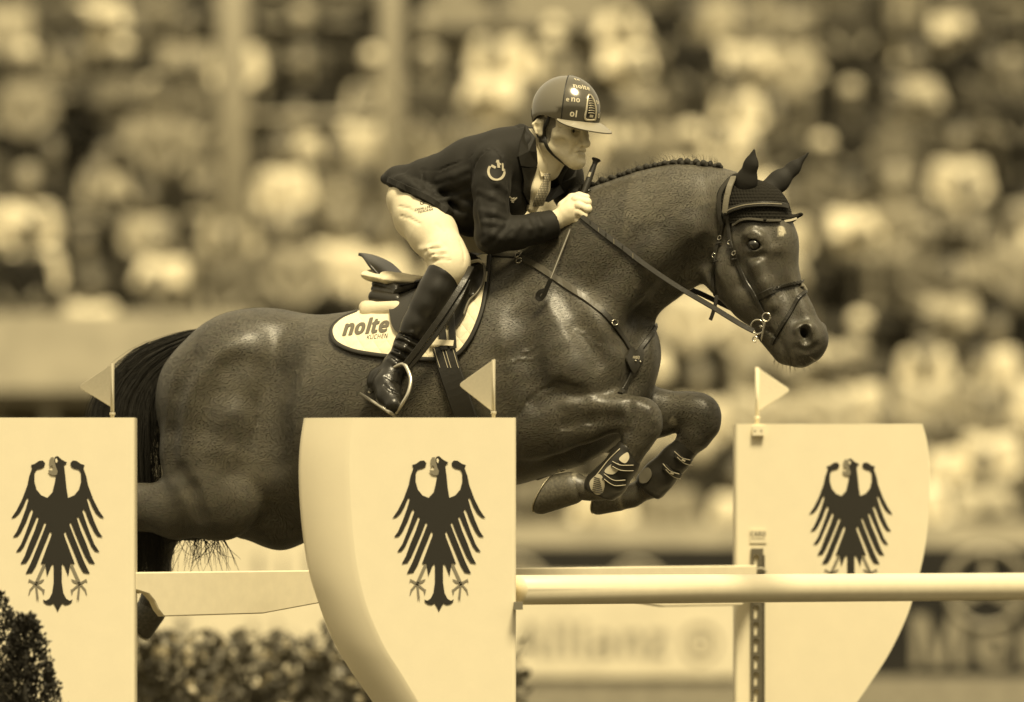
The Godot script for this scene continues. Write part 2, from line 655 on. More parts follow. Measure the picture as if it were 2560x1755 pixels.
		ball(f, [1962, 598, -.075, 26, .8], .03)
	# ears, under the bonnet
	chain(f, [[1858, 482, .055, 20, .7], [1868, 440, .072, 20, .6], [1881, 398, .083, 10, .6]], .01)
	chain(f, [[1928, 470, -.05, 18, .7], [1957, 446, -.072, 18, .6], [1990, 415, -.088, 9, .6]], .01)
	# muscles: hollows and swells in the surface, then folds, then veins
	hollow(f, [[706, 856], [682, 925], [664, 1005], [660, 1085], [668, 1150]], 30, .035)
	hollow(f, [[560, 930], [528, 1000], [520, 1060]], 44, .016)
	hollow(f, [[486, 900], [446, 980], [430, 1080], [432, 1180]], 20, .009)
	hollow(f, [[452, 1180], [480, 1226], [500, 1290]], 24, .008)
	swell(f, [[640, 890], [612, 960], [592, 1040], [574, 1120]], 36, .016)
	swell(f, [[760, 850], [730, 880]], 40, .014)
	hollow(f, [[1745, 648], [1690, 704], [1622, 770], [1570, 836]], 20, .022)
	swell(f, [[1722, 600], [1656, 656], [1574, 736], [1506, 800]], 40, .014)
	hollow(f, [[1404, 742], [1452, 822], [1492, 896]], 26, .011)
	hollow(f, [[1310, 800], [1322, 880], [1330, 950]], 30, .016)
	hollow(f, [[1604, 800], [1596, 870], [1588, 950]], 14, .016)
	swell(f, [[1380, 880], [1420, 930], [1440, 960]], 44, .014)
	hollow(f, [[1340, 1010], [1400, 972], [1450, 984]], 12, .011)
	hollow(f, [[1410, 1064], [1474, 1054], [1548, 1046]], 9, .009)
	swell(f, [[1420, 1014], [1484, 1008], [1556, 1010]], 12, .007)
	swell(f, [[1590, 1010], [1622, 1024], [1634, 1050]], 12, .005)
	hollow(f, [[1572, 1012], [1580, 1048], [1570, 1080]], 8, .005)
	hollow(f, [[1838, 560], [1850, 610], [1846, 660], [1852, 710]], 14, .008)
	swell(f, [[1894, 660], [1914, 708], [1932, 760]], 9, .007)
	hollow(f, [[1944, 650], [1960, 720], [1988, 790]], 16, .009)
	hollow(f, [[1762, 600], [1772, 660], [1796, 726]], 12, .008)
	hollow(f, [[1990, 868], [2016, 877], [2042, 864]], 6, .004)
	hollow(f, [[1918, 560], [1930, 600]], 18, .008)
	crease(f, [[1296, 1040], [1318, 1004], [1352, 976], [1400, 958], [1446, 968]], 2.4, .01, 1)
	for v in [[[1262, 926], [1284, 904], [1298, 896], [1310, 880], [1332, 872], [1346, 858]], [[1298, 896], [1322, 900], [1340, 892]], [[1416, 808], [1440, 828], [1462, 834], [1480, 858], [1502, 866], [1516, 886]], [[1480, 858], [1476, 886], [1490, 908]], [[1336, 792], [1362, 796], [1384, 784], [1404, 796]], [[704, 892], [730, 912], [744, 936], [776, 944], [798, 962]], [[744, 936], [740, 962], [760, 990]], [[1356, 1084], [1390, 1074], [1424, 1080], [1456, 1066], [1500, 1064]], [[1928, 690], [1940, 706], [1944, 730], [1960, 756]], [[1880, 690], [1892, 716], [1890, 740]], [[1240, 850], [1262, 868], [1264, 890]], [[1560, 690], [1590, 720], [1610, 730], [1640, 720]]]:
		crease(f, v, 2.2, .003, 0)

# a shallow hollow, or a low swelling, along points of the photograph: radius in pixels, depth in metres
func hollow(f: Field, pts: Array, r: float, depth: float) -> void:
	mould(f, pts, r / S, r / S, 1, depth * 4.0)

func swell(f: Field, pts: Array, r: float, height: float) -> void:
	mould(f, pts, -r / S, r / S, 0, height * 4.0)

func mould(f: Field, pts: Array, off: float, r: float, t: int, k: float) -> void:
	var at := []
	for p in pts:
		var hit := pick(f, p[0], p[1])
		if hit[2]:
			at.append(hit[0] + hit[1] * off)
	for i in at.size() - 1:
		f.add(t, at[i], at[i + 1], r, r, 1, 1, k)

# a hoof: from the coronet at p to the toe side at q, cut flat across the sole from a to b, with its shoe
func hoof(h: Node3D, p: Array, q: Array, a: Array, b: Array, w: float) -> void:
	var n := H(b[0], b[1], w) - H(a[0], a[1], w)
	n = Vector3(-n.y, n.x, 0).normalized()
	var mid := (H(p[0], p[1], w) + H(q[0], q[1], w)) / 2.0
	if n.dot(H(p[0], p[1], w) - H(a[0], a[1], w)) > 0.0:
		n = -n
	var meshes := []
	for i in 2:
		var f := Field.new()
		f.add(0, H(p[0], p[1], w), H(q[0], q[1], w), (p[2] + 1.5 * i) / S, (q[2] + 1.5 * i) / S, .98, .98, .01)
		f.add(2, H(a[0], a[1], w) + n * (0.007 * i), n, 0, 0, 1, 1, .010)
		if i == 1:
			f.add(2, H(a[0], a[1], w), -n, 0, 0, 1, 1, .001)
		var r := Vector3.ONE * .1
		var st := blank()
		f.surface(st, mid - r, mid + r, 0.004)
		meshes.append(commit(st))
	var horn := mat("horn", 0.14, 0.5)
	mottled(horn, 0.03, 0.55, 5.0, 6)
	var o := obj("hoof", meshes[0], horn, h)
	var iron := mat("horseshoe", 0.5, 0.4)
	iron.metallic = 0.7
	obj("horseshoe", meshes[1], iron, o)

class HorsePaint extends Paint:
	var wool: FastNoiseLite
	var hoofs := []
	var star := Vector3.ZERO
	var marks := []
	var k := Vector3.ONE
	func tint(p: Vector3) -> Color:
		# linear pigment of a plain bay coat with uneven hair, clipped crest, chestnut, coronets and a white star
		var c := 0.066 * (1.0 + 0.35 * wool.get_noise_3d(p.x * 2.4, p.y * 2.4, p.z * 2.4))
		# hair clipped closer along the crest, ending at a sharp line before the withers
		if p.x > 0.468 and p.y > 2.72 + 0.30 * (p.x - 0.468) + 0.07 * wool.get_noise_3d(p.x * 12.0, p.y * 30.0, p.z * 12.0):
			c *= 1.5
		for m in marks:
			if p.distance_to(m[0]) < m[1] * (1.0 + 0.3 * wool.get_noise_3d(p.x * 60.0, p.y * 60.0, p.z * 60.0)):
				c = m[2]
		var n := 0.6 * wool.get_noise_3d(p.x * 9.0, p.y * 26.0, p.z * 26.0) + 0.8 * wool.get_noise_3d(p.x * 4.0 + 7.0, p.y * 4.0, p.z * 4.0)
		c *= 1.0 + 0.55 * n
		for h in hoofs:
			var d := p.distance_to(h[0])
			if d < h[1]:
				var along: float = (p - h[0]).dot(h[2])
				if along > 0.0:
					c = lerpf(0.09, 0.13, 0.5 + 0.5 * wool.get_noise_3d(p.x * 90.0, p.y * 20.0, p.z * 90.0))
				elif along > -0.014:
					c = 0.20 + 0.05 * n
		var s := ((p - star) * Vector3(1, 0.62, 1)).length()
		if s < 0.013 + 0.008 * wool.get_noise_3d(p.x * 40.0, p.y * 20.0, p.z * 40.0):
			c = 0.5
		return Color(c * k.x, c * k.y, c * k.z)

const HORSE_CELL := 0.009
var horse_st := {}
var eye_at := Vector3.ZERO
var wool := FastNoiseLite.new()
# the point of a field that is seen at (px, py), and its outward normal; both in the horse's frame
func pick(f: Field, px: float, py: float) -> Array:
	var eye := horse_frame().inverse() * Vector3(0, EYE, DIST)
	var to := horse_frame().inverse() * W(px, py, 0)
	var d := (to - eye).normalized()
	var t := (to - eye).length() - 0.75
	var p := eye + d * t
	for i in 60:
		var e := f.at(p)
		if absf(e) < 0.0006:
			break
		t += e * 0.8
		p = eye + d * t
		if t > 26.2 or (i == 59 and absf(e) > 0.003):
			return [to, horse_frame().inverse() * Vector3(0, 0, 1), false]
	return [p, f.slope(p), true]

func horse() -> void:
	wool.seed = 4
	wool.fractal_octaves = 4
	wool.frequency = 1.0
	horse_field()
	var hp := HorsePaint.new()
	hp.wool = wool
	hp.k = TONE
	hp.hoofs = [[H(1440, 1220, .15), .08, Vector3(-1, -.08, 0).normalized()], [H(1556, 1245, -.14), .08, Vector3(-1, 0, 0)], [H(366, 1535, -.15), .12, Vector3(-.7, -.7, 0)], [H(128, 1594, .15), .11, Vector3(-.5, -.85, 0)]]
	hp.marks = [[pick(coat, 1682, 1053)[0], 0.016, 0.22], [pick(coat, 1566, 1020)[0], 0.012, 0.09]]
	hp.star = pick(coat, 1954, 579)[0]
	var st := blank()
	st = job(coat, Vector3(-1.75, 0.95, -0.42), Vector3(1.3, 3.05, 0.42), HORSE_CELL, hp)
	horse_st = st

func horse_finish() -> void:
	var hm := mat("coat", 1.0, 0.42, 0.52)
	hm.albedo_color = Color.WHITE
	hm.vertex_color_use_as_albedo = true
	hm.rim_enabled = true
	hm.rim = 0.1
	hm.rim_tint = 0.5
	hm.heightmap_enabled = true
	hm.heightmap_texture = noise_tex(0.035, 5, 8)
	hm.heightmap_scale = 0.03
	hm.uv1_triplanar = true
	hm.uv1_scale = Vector3(3, 10, 4)
	var h := thing("horse", "dark bay horse leaping over the white rails with its forelegs tucked up", "horse", Vector3.ZERO, "", horse_frame())
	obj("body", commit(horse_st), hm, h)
	coat_hair(h)
	hoof(h, [1426, 1221, 41], [1352, 1238, 47], [1385, 1186], [1346, 1264], .15)
	hoof(h, [1545, 1244, 34], [1496, 1250, 37], [1506, 1206], [1484, 1282], -.14)
	hoof(h, [376, 1528, 40], [335, 1575, 47], [318, 1530], [372, 1602], -.15)
	hoof(h, [130, 1592, 36], [100, 1640, 44], [66, 1612], [130, 1668], .15)
	mane_and_tail(h)

# short hair lying along the coat, a sliver each
func coat_hair(h: Node3D) -> void:
	var rng := RandomNumberGenerator.new()
	rng.seed = 5
	var V: PackedVector3Array = horse_st.v
	var N: PackedVector3Array = horse_st.n
	var C: PackedColorArray = horse_st.c
	var I: PackedInt32Array = horse_st.i
	var r := blank()
	var hv := PackedVector3Array()
	var hn := PackedVector3Array()
	var hc := PackedColorArray()
	var hi := PackedInt32Array()
	for t in range(0, I.size(), 3):
		var n := N[I[t]]
		if n.z < -0.35:
			continue
		var a := V[I[t]]
		if a.y < 1.25:
			continue
		var b := V[I[t + 1]]
		var c := V[I[t + 2]]
		var flow := Vector3(-0.85, -0.45, 0.0) if a.x < 0.72 else Vector3(-0.25, 0.75, 0.0)
		flow = (flow - n * flow.dot(n)).normalized()
		var side := flow.cross(n)
		var many := (b - a).cross(c - a).length() * 0.5 / 2.6e-5
		for k in int(many + rng.randf()):
			var u := rng.randf()
			var v := rng.randf()
			if u + v > 1.0:
				u = 1.0 - u
				v = 1.0 - v
			var p := a + (b - a) * u + (c - a) * v
			var d := (flow + side * rng.randf_range(-.3, .3) + n * rng.randf_range(.10, .22)) * rng.randf_range(.004, .009) * (0.6 if a.x > 0.72 or a.y < 1.9 else 1.0)
			var m := hv.size()
			p += n * .0006
			hv.append(p - side * .00042); hv.append(p + side * .00042); hv.append(p + d)
			var nn := (n + side * rng.randf_range(-.25, .25)).normalized()
			hn.append(nn); hn.append(nn); hn.append(nn)
			var col := C[I[t]] * rng.randf_range(.92, 1.22)
			hc.append(col); hc.append(col); hc.append(col)
			hi.append(m); hi.append(m + 1); hi.append(m + 2)
	r.v = hv; r.n = hn; r.c = hc; r.i = hi
	var m := mat("hair_sliver", 1.0, 0.38, 0.5)
	m.albedo_color = Color.WHITE
	m.vertex_color_use_as_albedo = true
	obj("coat_hair", commit(r), m, h).set_meta("kind", "stuff")
# ---------------------------------------------------------------- the rider
var jacket_f := Field.new()
var breeches_f := Field.new()
var boot_f := Field.new()
var head_f := Field.new()
var head_at := Transform3D()

class SkinPaint extends Paint:
	var k := Vector3.ONE
	var n := FastNoiseLite.new()
	var face := false
	func tint(p: Vector3) -> Color:
		var c := 0.76 + 0.05 * n.get_noise_3d(p.x * 220.0, p.y * 220.0, p.z * 220.0) + 0.05 * n.get_noise_3d(p.x * 60.0, p.y * 60.0, p.z * 60.0)
		if face:
			# cropped grey hair behind the ears and down the temples; brows; lips
			var hair := p.x < 0.024 - 0.2 * maxf(0.0, -p.y - 0.0) and p.y > -0.055 and absf(p.z) < 0.079
			if p.x > 0.0 and p.x < 0.036 and p.y > -0.012 + 0.5 * p.x:
				hair = true
			if hair and not (absf(p.z) > 0.0765):
				c = 0.17 + 0.12 * n.get_noise_3d(p.x * 500.0, p.y * 120.0, p.z * 500.0)
			var az := absf(p.z)
			if p.x > 0.07 and p.y > 0.016 and p.y < 0.025 and az > 0.014 and az < 0.046:
				c = 0.16
			if p.x > 0.098 and p.y < -0.066 and p.y > -0.082 and az < 0.023:
				c *= 0.78
			if p.x > 0.074 and p.y > -0.004 and p.y < 0.009 and az > 0.018 and az < 0.05:
				c *= 0.7  # shade of the eye sockets, painted into the skin tone
		return Color(c * k.x, c * k.y, c * k.z)

func ell(f: Field, c: Vector3, r: float, fz := 1.0, k := 0.015, t := 0) -> void:
	f.add(t, c, c + Vector3(0.0001, 0, 0), r, r, fz, fz, k)

func rod(f: Field, a: Vector3, b: Vector3, r0: float, r1: float, k := 0.012, t := 0, fz := 1.0) -> void:
	f.add(t, a, b, r0, r1, fz, fz, k)

func rider_head() -> void:
	var f := head_f
	ell(f, Vector3(0.012, 0.06, 0), 0.097, 0.8)
	ell(f, Vector3(-0.02, 0.03, 0), 0.085, 0.85)
	rod(f, Vector3(0.058, 0.02, 0), Vector3(0.056, -0.04, 0), 0.060, 0.052, 0.02, 0, 1.02)
	rod(f, Vector3(0.06, -0.06, 0), Vector3(0.078, -0.09, 0), 0.044, 0.032, 0.02, 0, 1.0)
	ell(f, Vector3(0.099, -0.108, 0), 0.021, 1.1, 0.02)                              # chin
	for s in [1.0, -1.0]:
		rod(f, Vector3(-0.004, -0.055, 0.054 * s), Vector3(0.085, -0.107, 0.016 * s), 0.021, 0.019, 0.03)     # jaw
		rod(f, Vector3(0.04, -0.02, 0.060 * s), Vector3(0.078, -0.024, 0.044 * s), 0.015, 0.016, 0.03)   # cheekbone
		rod(f, Vector3(0.094, 0.019, 0.012 * s), Vector3(0.072, 0.018, 0.05 * s), 0.0125, 0.011, 0.015)  # brow
		ell(f, Vector3(0.102, -0.001, 0.033 * s), 0.0140, 1.0, 0.012, 1)                # socket
		rod(f, Vector3(0.0925, 0.0055, 0.022 * s), Vector3(0.082, 0.0045, 0.046 * s), 0.0046, 0.0046, 0.006)  # upper lid
		rod(f, Vector3(0.0915, -0.0095, 0.023 * s), Vector3(0.082, -0.0085, 0.046 * s), 0.0040, 0.0040, 0.006)  # lower lid
		rod(f, Vector3(0.086, -0.022, 0.022 * s), Vector3(0.074, -0.022, 0.05 * s), 0.0016, 0.0016, 0.01, 1)   # bag under the eye
		ell(f, Vector3(0.110, -0.046, 0.0145 * s), 0.0085, 1.0, 0.008)                # wing of the nose
		ell(f, Vector3(0.113, -0.054, 0.009 * s), 0.0042, 1.0, 0.004, 1)               # nostril
		rod(f, Vector3(0.102, -0.046, 0.026 * s), Vector3(0.094, -0.082, 0.037 * s), 0.0030, 0.0030, 0.012, 1)  # fold beside the mouth
		ell(f, Vector3(0.070, -0.056, 0.068 * s), 0.020, 1.0, 0.022, 1)                # lean cheek
		for q in [[0.072, 0.003, 0.053, 0.052, 0.010, 0.066], [0.072, -0.003, 0.053, 0.052, -0.006, 0.066], [0.070, -0.036, 0.054, 0.078, -0.072, 0.045], [0.058, -0.040, 0.060, 0.066, -0.078, 0.052], [0.092, -0.094, 0.028, 0.084, -0.112, 0.034]]:
			rod(f, Vector3(q[0], q[1], q[2] * s), Vector3(q[3], q[4], q[5] * s), 0.0016, 0.0012, 0.006, 1)   # lines
		# ear
		var e := Vector3(-0.03, -0.002, 0.074 * s)
		rod(f, e + Vector3(0.008, -0.018, 0), e + Vector3(0.002, 0.012, 0.004 * s), 0.013, 0.017, 0.006, 0, 0.55)
		rod(f, e + Vector3(-0.004, 0.026, 0.007 * s), e + Vector3(-0.018, 0.010, 0.012 * s), 0.0055, 0.0055, 0.004)
		rod(f, e + Vector3(-0.018, 0.010, 0.012 * s), e + Vector3(-0.006, -0.02, 0.006 * s), 0.0055, 0.005, 0.004)
		rod(f, e + Vector3(-0.004, 0.026, 0.007 * s), e + Vector3(0.013, 0.018, 0.005 * s), 0.005, 0.004, 0.004)
		ell(f, e + Vector3(0.0, 0.004, 0.014 * s), 0.0085, 0.8, 0.006, 1)
	rod(f, Vector3(0.098, 0.016, 0), Vector3(0.127, -0.038, 0), 0.0080, 0.0115, 0.012)    # nose
	ell(f, Vector3(0.128, -0.043, 0), 0.0125, 1.0, 0.008)
	rod(f, Vector3(0.104, -0.0665, -0.018), Vector3(0.104, -0.0665, 0.018), 0.0085, 0.0085, 0.012)
	rod(f, Vector3(0.103, -0.081, -0.014), Vector3(0.103, -0.081, 0.014), 0.009, 0.009, 0.012)
	rod(f, Vector3(0.113, -0.0735, -0.018), Vector3(0.113, -0.0735, 0.018), 0.0046, 0.0046, 0.003, 1)
	rod(f, Vector3(0.108, -0.0745, -0.022), Vector3(0.104, -0.0765, -0.028), 0.003, 0.002, 0.004, 1)
	rod(f, Vector3(0.108, -0.0745, 0.022), Vector3(0.104, -0.0765, 0.028), 0.003, 0.002, 0.004, 1)
	rod(f, Vector3(0.118, -0.094, -0.012), Vector3(0.118, -0.094, 0.012), 0.007, 0.007, 0.014, 1)
	rod(f, Vector3(-0.012, -0.03, 0), Vector3(-0.062, -0.135, 0), 0.058, 0.060, 0.02, 0, 0.95)   # neck
	rod(f, Vector3(0.03, -0.085, 0), Vector3(-0.015, -0.15, 0), 0.022, 0.028, 0.03)

func hand_field(f: Field) -> void:
	chain(f, [[1376, 556, .135, 25], [1396, 548, .125, 23], [1414, 536, .118, 25]], .01)
	chain(f, [[1428, 510, .116, 16], [1430, 526, .12, 19], [1424, 545, .116, 17]], .016)
	chain(f, [[1414, 530, .125, 17], [1436, 512, .124, 13]], .012)
	chain(f, [[1414, 538, .125, 17], [1434, 538, .122, 13]], .012)
	var mcp := [[1440, 500, .122, 13], [1447, 514, .128, 13.5], [1445, 530, .127, 13], [1435, 546, .12, 12]]
	var pip := [[1467, 506, .118, 12], [1468, 522, .122, 12.2], [1462, 539, .12, 11.6], [1449, 554, .115, 10.4]]
	var dip := [[1470, 512, .086, 10.4], [1469, 527, .086, 10.4], [1463, 542, .086, 10], [1449, 556, .086, 9]]
	var tip := [[1449, 513, .078, 9], [1446, 529, .078, 9], [1442, 543, .078, 8.6], [1433, 555, .08, 8]]
	for i in 4:
		chain(f, [mcp[i], pip[i]], .0035)
		chain(f, [pip[i], dip[i]], .003)
		chain(f, [dip[i], tip[i]], .003)
		if i < 3:
			chain(f, [[(mcp[i][0] + mcp[i + 1][0]) / 2.0 + 6, (mcp[i][1] + mcp[i + 1][1]) / 2.0, .138, 2.0], [(pip[i][0] + pip[i + 1][0]) / 2.0, (pip[i][1] + pip[i + 1][1]) / 2.0, .130, 2.4]], .004, 1)
	chain(f, [[1408, 516, .11, 15], [1430, 497, .095, 13], [1448, 491, .088, 11], [1466, 494, .084, 9.5]], .006)

func mirrored(st: Dictionary) -> void:
	var n: int = st.v.size()
	var m: int = st.i.size()
	var V: PackedVector3Array = st.v
	var N: PackedVector3Array = st.n
	var C: PackedColorArray = st.c
	var I: PackedInt32Array = st.i
	for i in n:
		V.append(V[i] * Vector3(1, 1, -1))
		N.append(N[i] * Vector3(1, 1, -1))
		C.append(C[i])
	for i in range(0, m, 3):
		I.append(I[i] + n); I.append(I[i + 2] + n); I.append(I[i + 1] + n)
	st.v = V; st.n = N; st.c = C; st.i = I

func flip(st: Dictionary) -> Dictionary:
	var r := blank()
	var V := PackedVector3Array()
	var N := PackedVector3Array()
	for v in st.v:
		V.append(v * Vector3(1, 1, -1))
	for v in st.n:
		N.append(v * Vector3(1, 1, -1))
	var I := PackedInt32Array()
	var src: PackedInt32Array = st.i
	for i in range(0, src.size(), 3):
		I.append(src[i]); I.append(src[i + 2]); I.append(src[i + 1])
	r.v = V; r.n = N; r.c = st.c; r.i = I
	return r

func jacket_shape() -> void:
	var f := jacket_f
	# near forearm, cut off at the cuff
	chain(f, [[1231, 590, .262, 43], [1290, 582, .225, 40], [1340, 571, .175, 37], [1400, 555, .12, 36]], .02)
	f.add(2, H(1384, 558, .13), H(1384, 558, .13) - H(1340, 571, .175), 0, 0, 1, 1, .004)
	chain(f, [[1232, 412, .19, 50], [1228, 470, .225, 46], [1228, 530, .25, 42], [1231, 588, .262, 42]], .02)
	chain(f, [[1030, 480, 0, 50, 1.75], [1100, 465, 0, 74, 1.6], [1195, 440, 0, 96, 1.5], [1268, 412, 0, 90, 1.6], [1312, 372, 0, 58, 1.5]], .03)
	# lower front, hanging over the thighs
	chain(f, [[1130, 520, .05, 45, 1.6], [1180, 540, .04, 44, 1.7], [1262, 500, .03, 58, 1.6]], .05)
	# skirt of the coat, laid over the breeches with a stiff edge
	var rows := [[[966, 448], [986, 458], [1012, 470], [1047, 486], [1068, 497], [1090, 510], [1112, 525], [1134, 544]], [[990, 440], [1010, 452], [1034, 464], [1060, 474], [1084, 486], [1106, 500], [1128, 516], [1146, 532]], [[978, 444], [998, 455], [1023, 467], [1053, 480], [1076, 491], [1098, 505], [1120, 520], [1140, 538]], [[1010, 436], [1030, 446], [1052, 456], [1080, 466], [1104, 478], [1124, 492], [1142, 506], [1156, 522]]]
	for q in rows:
		var pp := []
		for p in q:
			var hit := pick(breeches_f, p[0], p[1])
			pp.append(hit[0] + hit[1] * 0.002 if hit[2] else H(p[0], p[1], .03))
		for i in pp.size() - 1:
			f.add(0, pp[i], pp[i + 1], 12.0 / S, 12.0 / S, 1, 1, .014)
			f.add(0, pp[i] * Vector3(1, 1, -1), pp[i + 1] * Vector3(1, 1, -1), 12.0 / S, 12.0 / S, 1, 1, .014)
	chain(f, [[966, 447, 0, 5, 2.5], [1000, 440, 0, 20, 3.0], [1060, 432, 0, 30, 2.6]], .03)
	# far arm
	chain(f, [[1390, 412, -.18, 50], [1410, 440, -.23, 46], [1424, 482, -.27, 40], [1428, 490, -.27, 38]], .025)
	chain(f, [[1428, 490, -.27, 38], [1445, 520, -.2, 35], [1472, 545, -.13, 32]], .02)
	chain(f, [[1270, 400, .0, 70, 1.9], [1340, 395, -.1, 60, 1.0]], .04)
	# shirt opening
	chain(f, [[1372, 385, .0, 34, .9], [1362, 440, .0, 27, .9], [1345, 515, .0, 8, .9]], .012, 1)
	chain(f, [[1335, 330, .0, 42, 1.3], [1350, 372, .0, 42, 1.2]], .012, 1)
	for sd in [1.0, -1.0]:
		var sh := 0.0 if sd > 0 else 36.0
		chain(f, [[1306 + sh * .0, 326, 0, 12], [1312 + sh * .6, 334, .05 * sd, 12], [1322 + sh, 352, .072 * sd, 11], [1330 + sh * 1.2, 385, .066 * sd, 9]], .02)
	# seams and folds of the cloth
	crease(f, [[1180, 460], [1184, 420], [1200, 388], [1228, 370], [1252, 386], [1264, 425], [1271, 470], [1271, 530]], 2.4, .006, 1)
	crease(f, [[1052, 424], [1100, 424], [1140, 408], [1180, 388]], 2.2, .006, 1)
	crease(f, [[1056, 428], [1058, 450], [1064, 470], [1090, 488]], 2.0, .006, 1)
	crease(f, [[1130, 488], [1150, 478], [1176, 470]], 2.0, .006, 1)
	crease(f, [[1062, 502], [1090, 522], [1128, 552]], 1.6, .005, 1)
	for p in [[1096, 452, 1170, 424, 7], [1090, 472, 1172, 446, 7], [1100, 500, 1176, 480, 7], [1010, 446, 1046, 470, 6], [1110, 530, 1160, 540, 7], [1140, 500, 1178, 520, 6]]:
		crease(f, [[p[0], p[1]], [(p[0] + p[2]) / 2.0, (p[1] + p[3]) / 2.0 + 3], [p[2], p[3]]], p[4], .02, 0)
	for p in [[1206, 608, 1250, 566, 7], [1222, 622, 1278, 572, 6], [1248, 622, 1300, 566, 5], [1196, 500, 1208, 580, 6], [1196, 478, 1258, 506, 6], [1200, 526, 1264, 544, 6], [1214, 440, 1266, 476, 6], [1206, 556, 1256, 560, 6], [1318, 548, 1330, 598, 4], [1346, 544, 1356, 590, 4]]:
		crease(f, [[p[0], p[1]], [(p[0] + p[2]) / 2.0 + 3, (p[1] + p[3]) / 2.0], [p[2], p[3]]], p[4], .016, 0)

# a fold (0) or groove (1) along points of the photograph, laid on the field's surface as it is so far
func crease(f: Field, pts: Array, r: float, k: float, t: int) -> void:
	var at := []
	for p in pts:
		var hit := pick(f, p[0], p[1])
		if hit[2]:
			at.append(hit[0] - hit[1] * (r * 0.45 / S if t == 0 else 0.0))
	for i in at.size() - 1:
		if at[i].distance_to(at[i + 1]) < 0.16:
			var e := 0.55 if t == 0 and at.size() > 2 else 1.0
			f.add(t, at[i], at[i + 1], r / S * (e if i == 0 else 1.0), r / S * (e if i == at.size() - 2 else 1.0), 1, 1, k)

func breeches_shape() -> void:
	var f := breeches_f
	ball(f, [1040, 500, 0, 64, 2.0], .03)
	for s in [1.0]:
		chain(f, [[1040, 508, .10, 63, 1.1], [1052, 538, .14, 67], [1082, 584, .205, 60], [1112, 630, .25, 50], [1126, 655, .262, 47], [1119, 684, .268, 44]], .02)
		ball(f, [1122, 668, .275, 46, .95], .02)
		for p in [[1050, 624, 1096, 614, 2.6], [1066, 640, 1108, 628, 3.0]]:
			crease(f, [[p[0], p[1]], [(p[0] + p[2]) / 2.0, (p[1] + p[3]) / 2.0 + 4], [p[2], p[3]]], p[4], .022, 0)

	for q in [[[1084, 656], [1104, 648], [1124, 650]], [[1072, 642], [1092, 634], [1116, 634]], [[1060, 630], [1082, 620], [1100, 620]], [[996, 516], [1020, 520], [1046, 534]], [[1000, 540], [1024, 546], [1050, 560]], [[1090, 560], [1112, 578], [1126, 600]], [[1150, 600], [1160, 630], [1160, 660]]]:
		crease(f, q, 1.5, .008, 1)

func boot_shape() -> void:
	var f := boot_f
	chain(f, [[1108, 690, .285, 44], [1090, 730, .30, 44], [1070, 766, .315, 42], [1044, 815, .33, 38], [1018, 862, .34, 31], [992, 904, .345, 25]], .02)
	chain(f, [[990, 908, .345, 25], [948, 946, .345, 25], [940, 958, .35, 23]], .02)
	chain(f, [[985, 918, .35, 26], [966, 962, .39, 31], [972, 990, .42, 29], [984, 1012, .455, 22]], .02)
	# creases round the ankle
	for i in 9:
		var t := i / 8.0
		var y := lerpf(836, 906, t)
		var x := lerpf(1030, 990, t)
		var w := lerpf(32, 20, t)
		crease(f, [[x - w, y - 8 - 4 * (i % 2)], [x, y + 4 * (i % 3) - 4], [x + w * .8, y + 12]], 4.5, .008, i % 2)
	crease(f, [[1100, 744], [1080, 790], [1062, 830]], 1.4, .004, 1)
	crease(f, [[960, 962], [974, 974], [996, 984]], 3.0, .008, 1)
	crease(f, [[964, 940], [982, 952], [1000, 962]], 2.4, .006, 1)

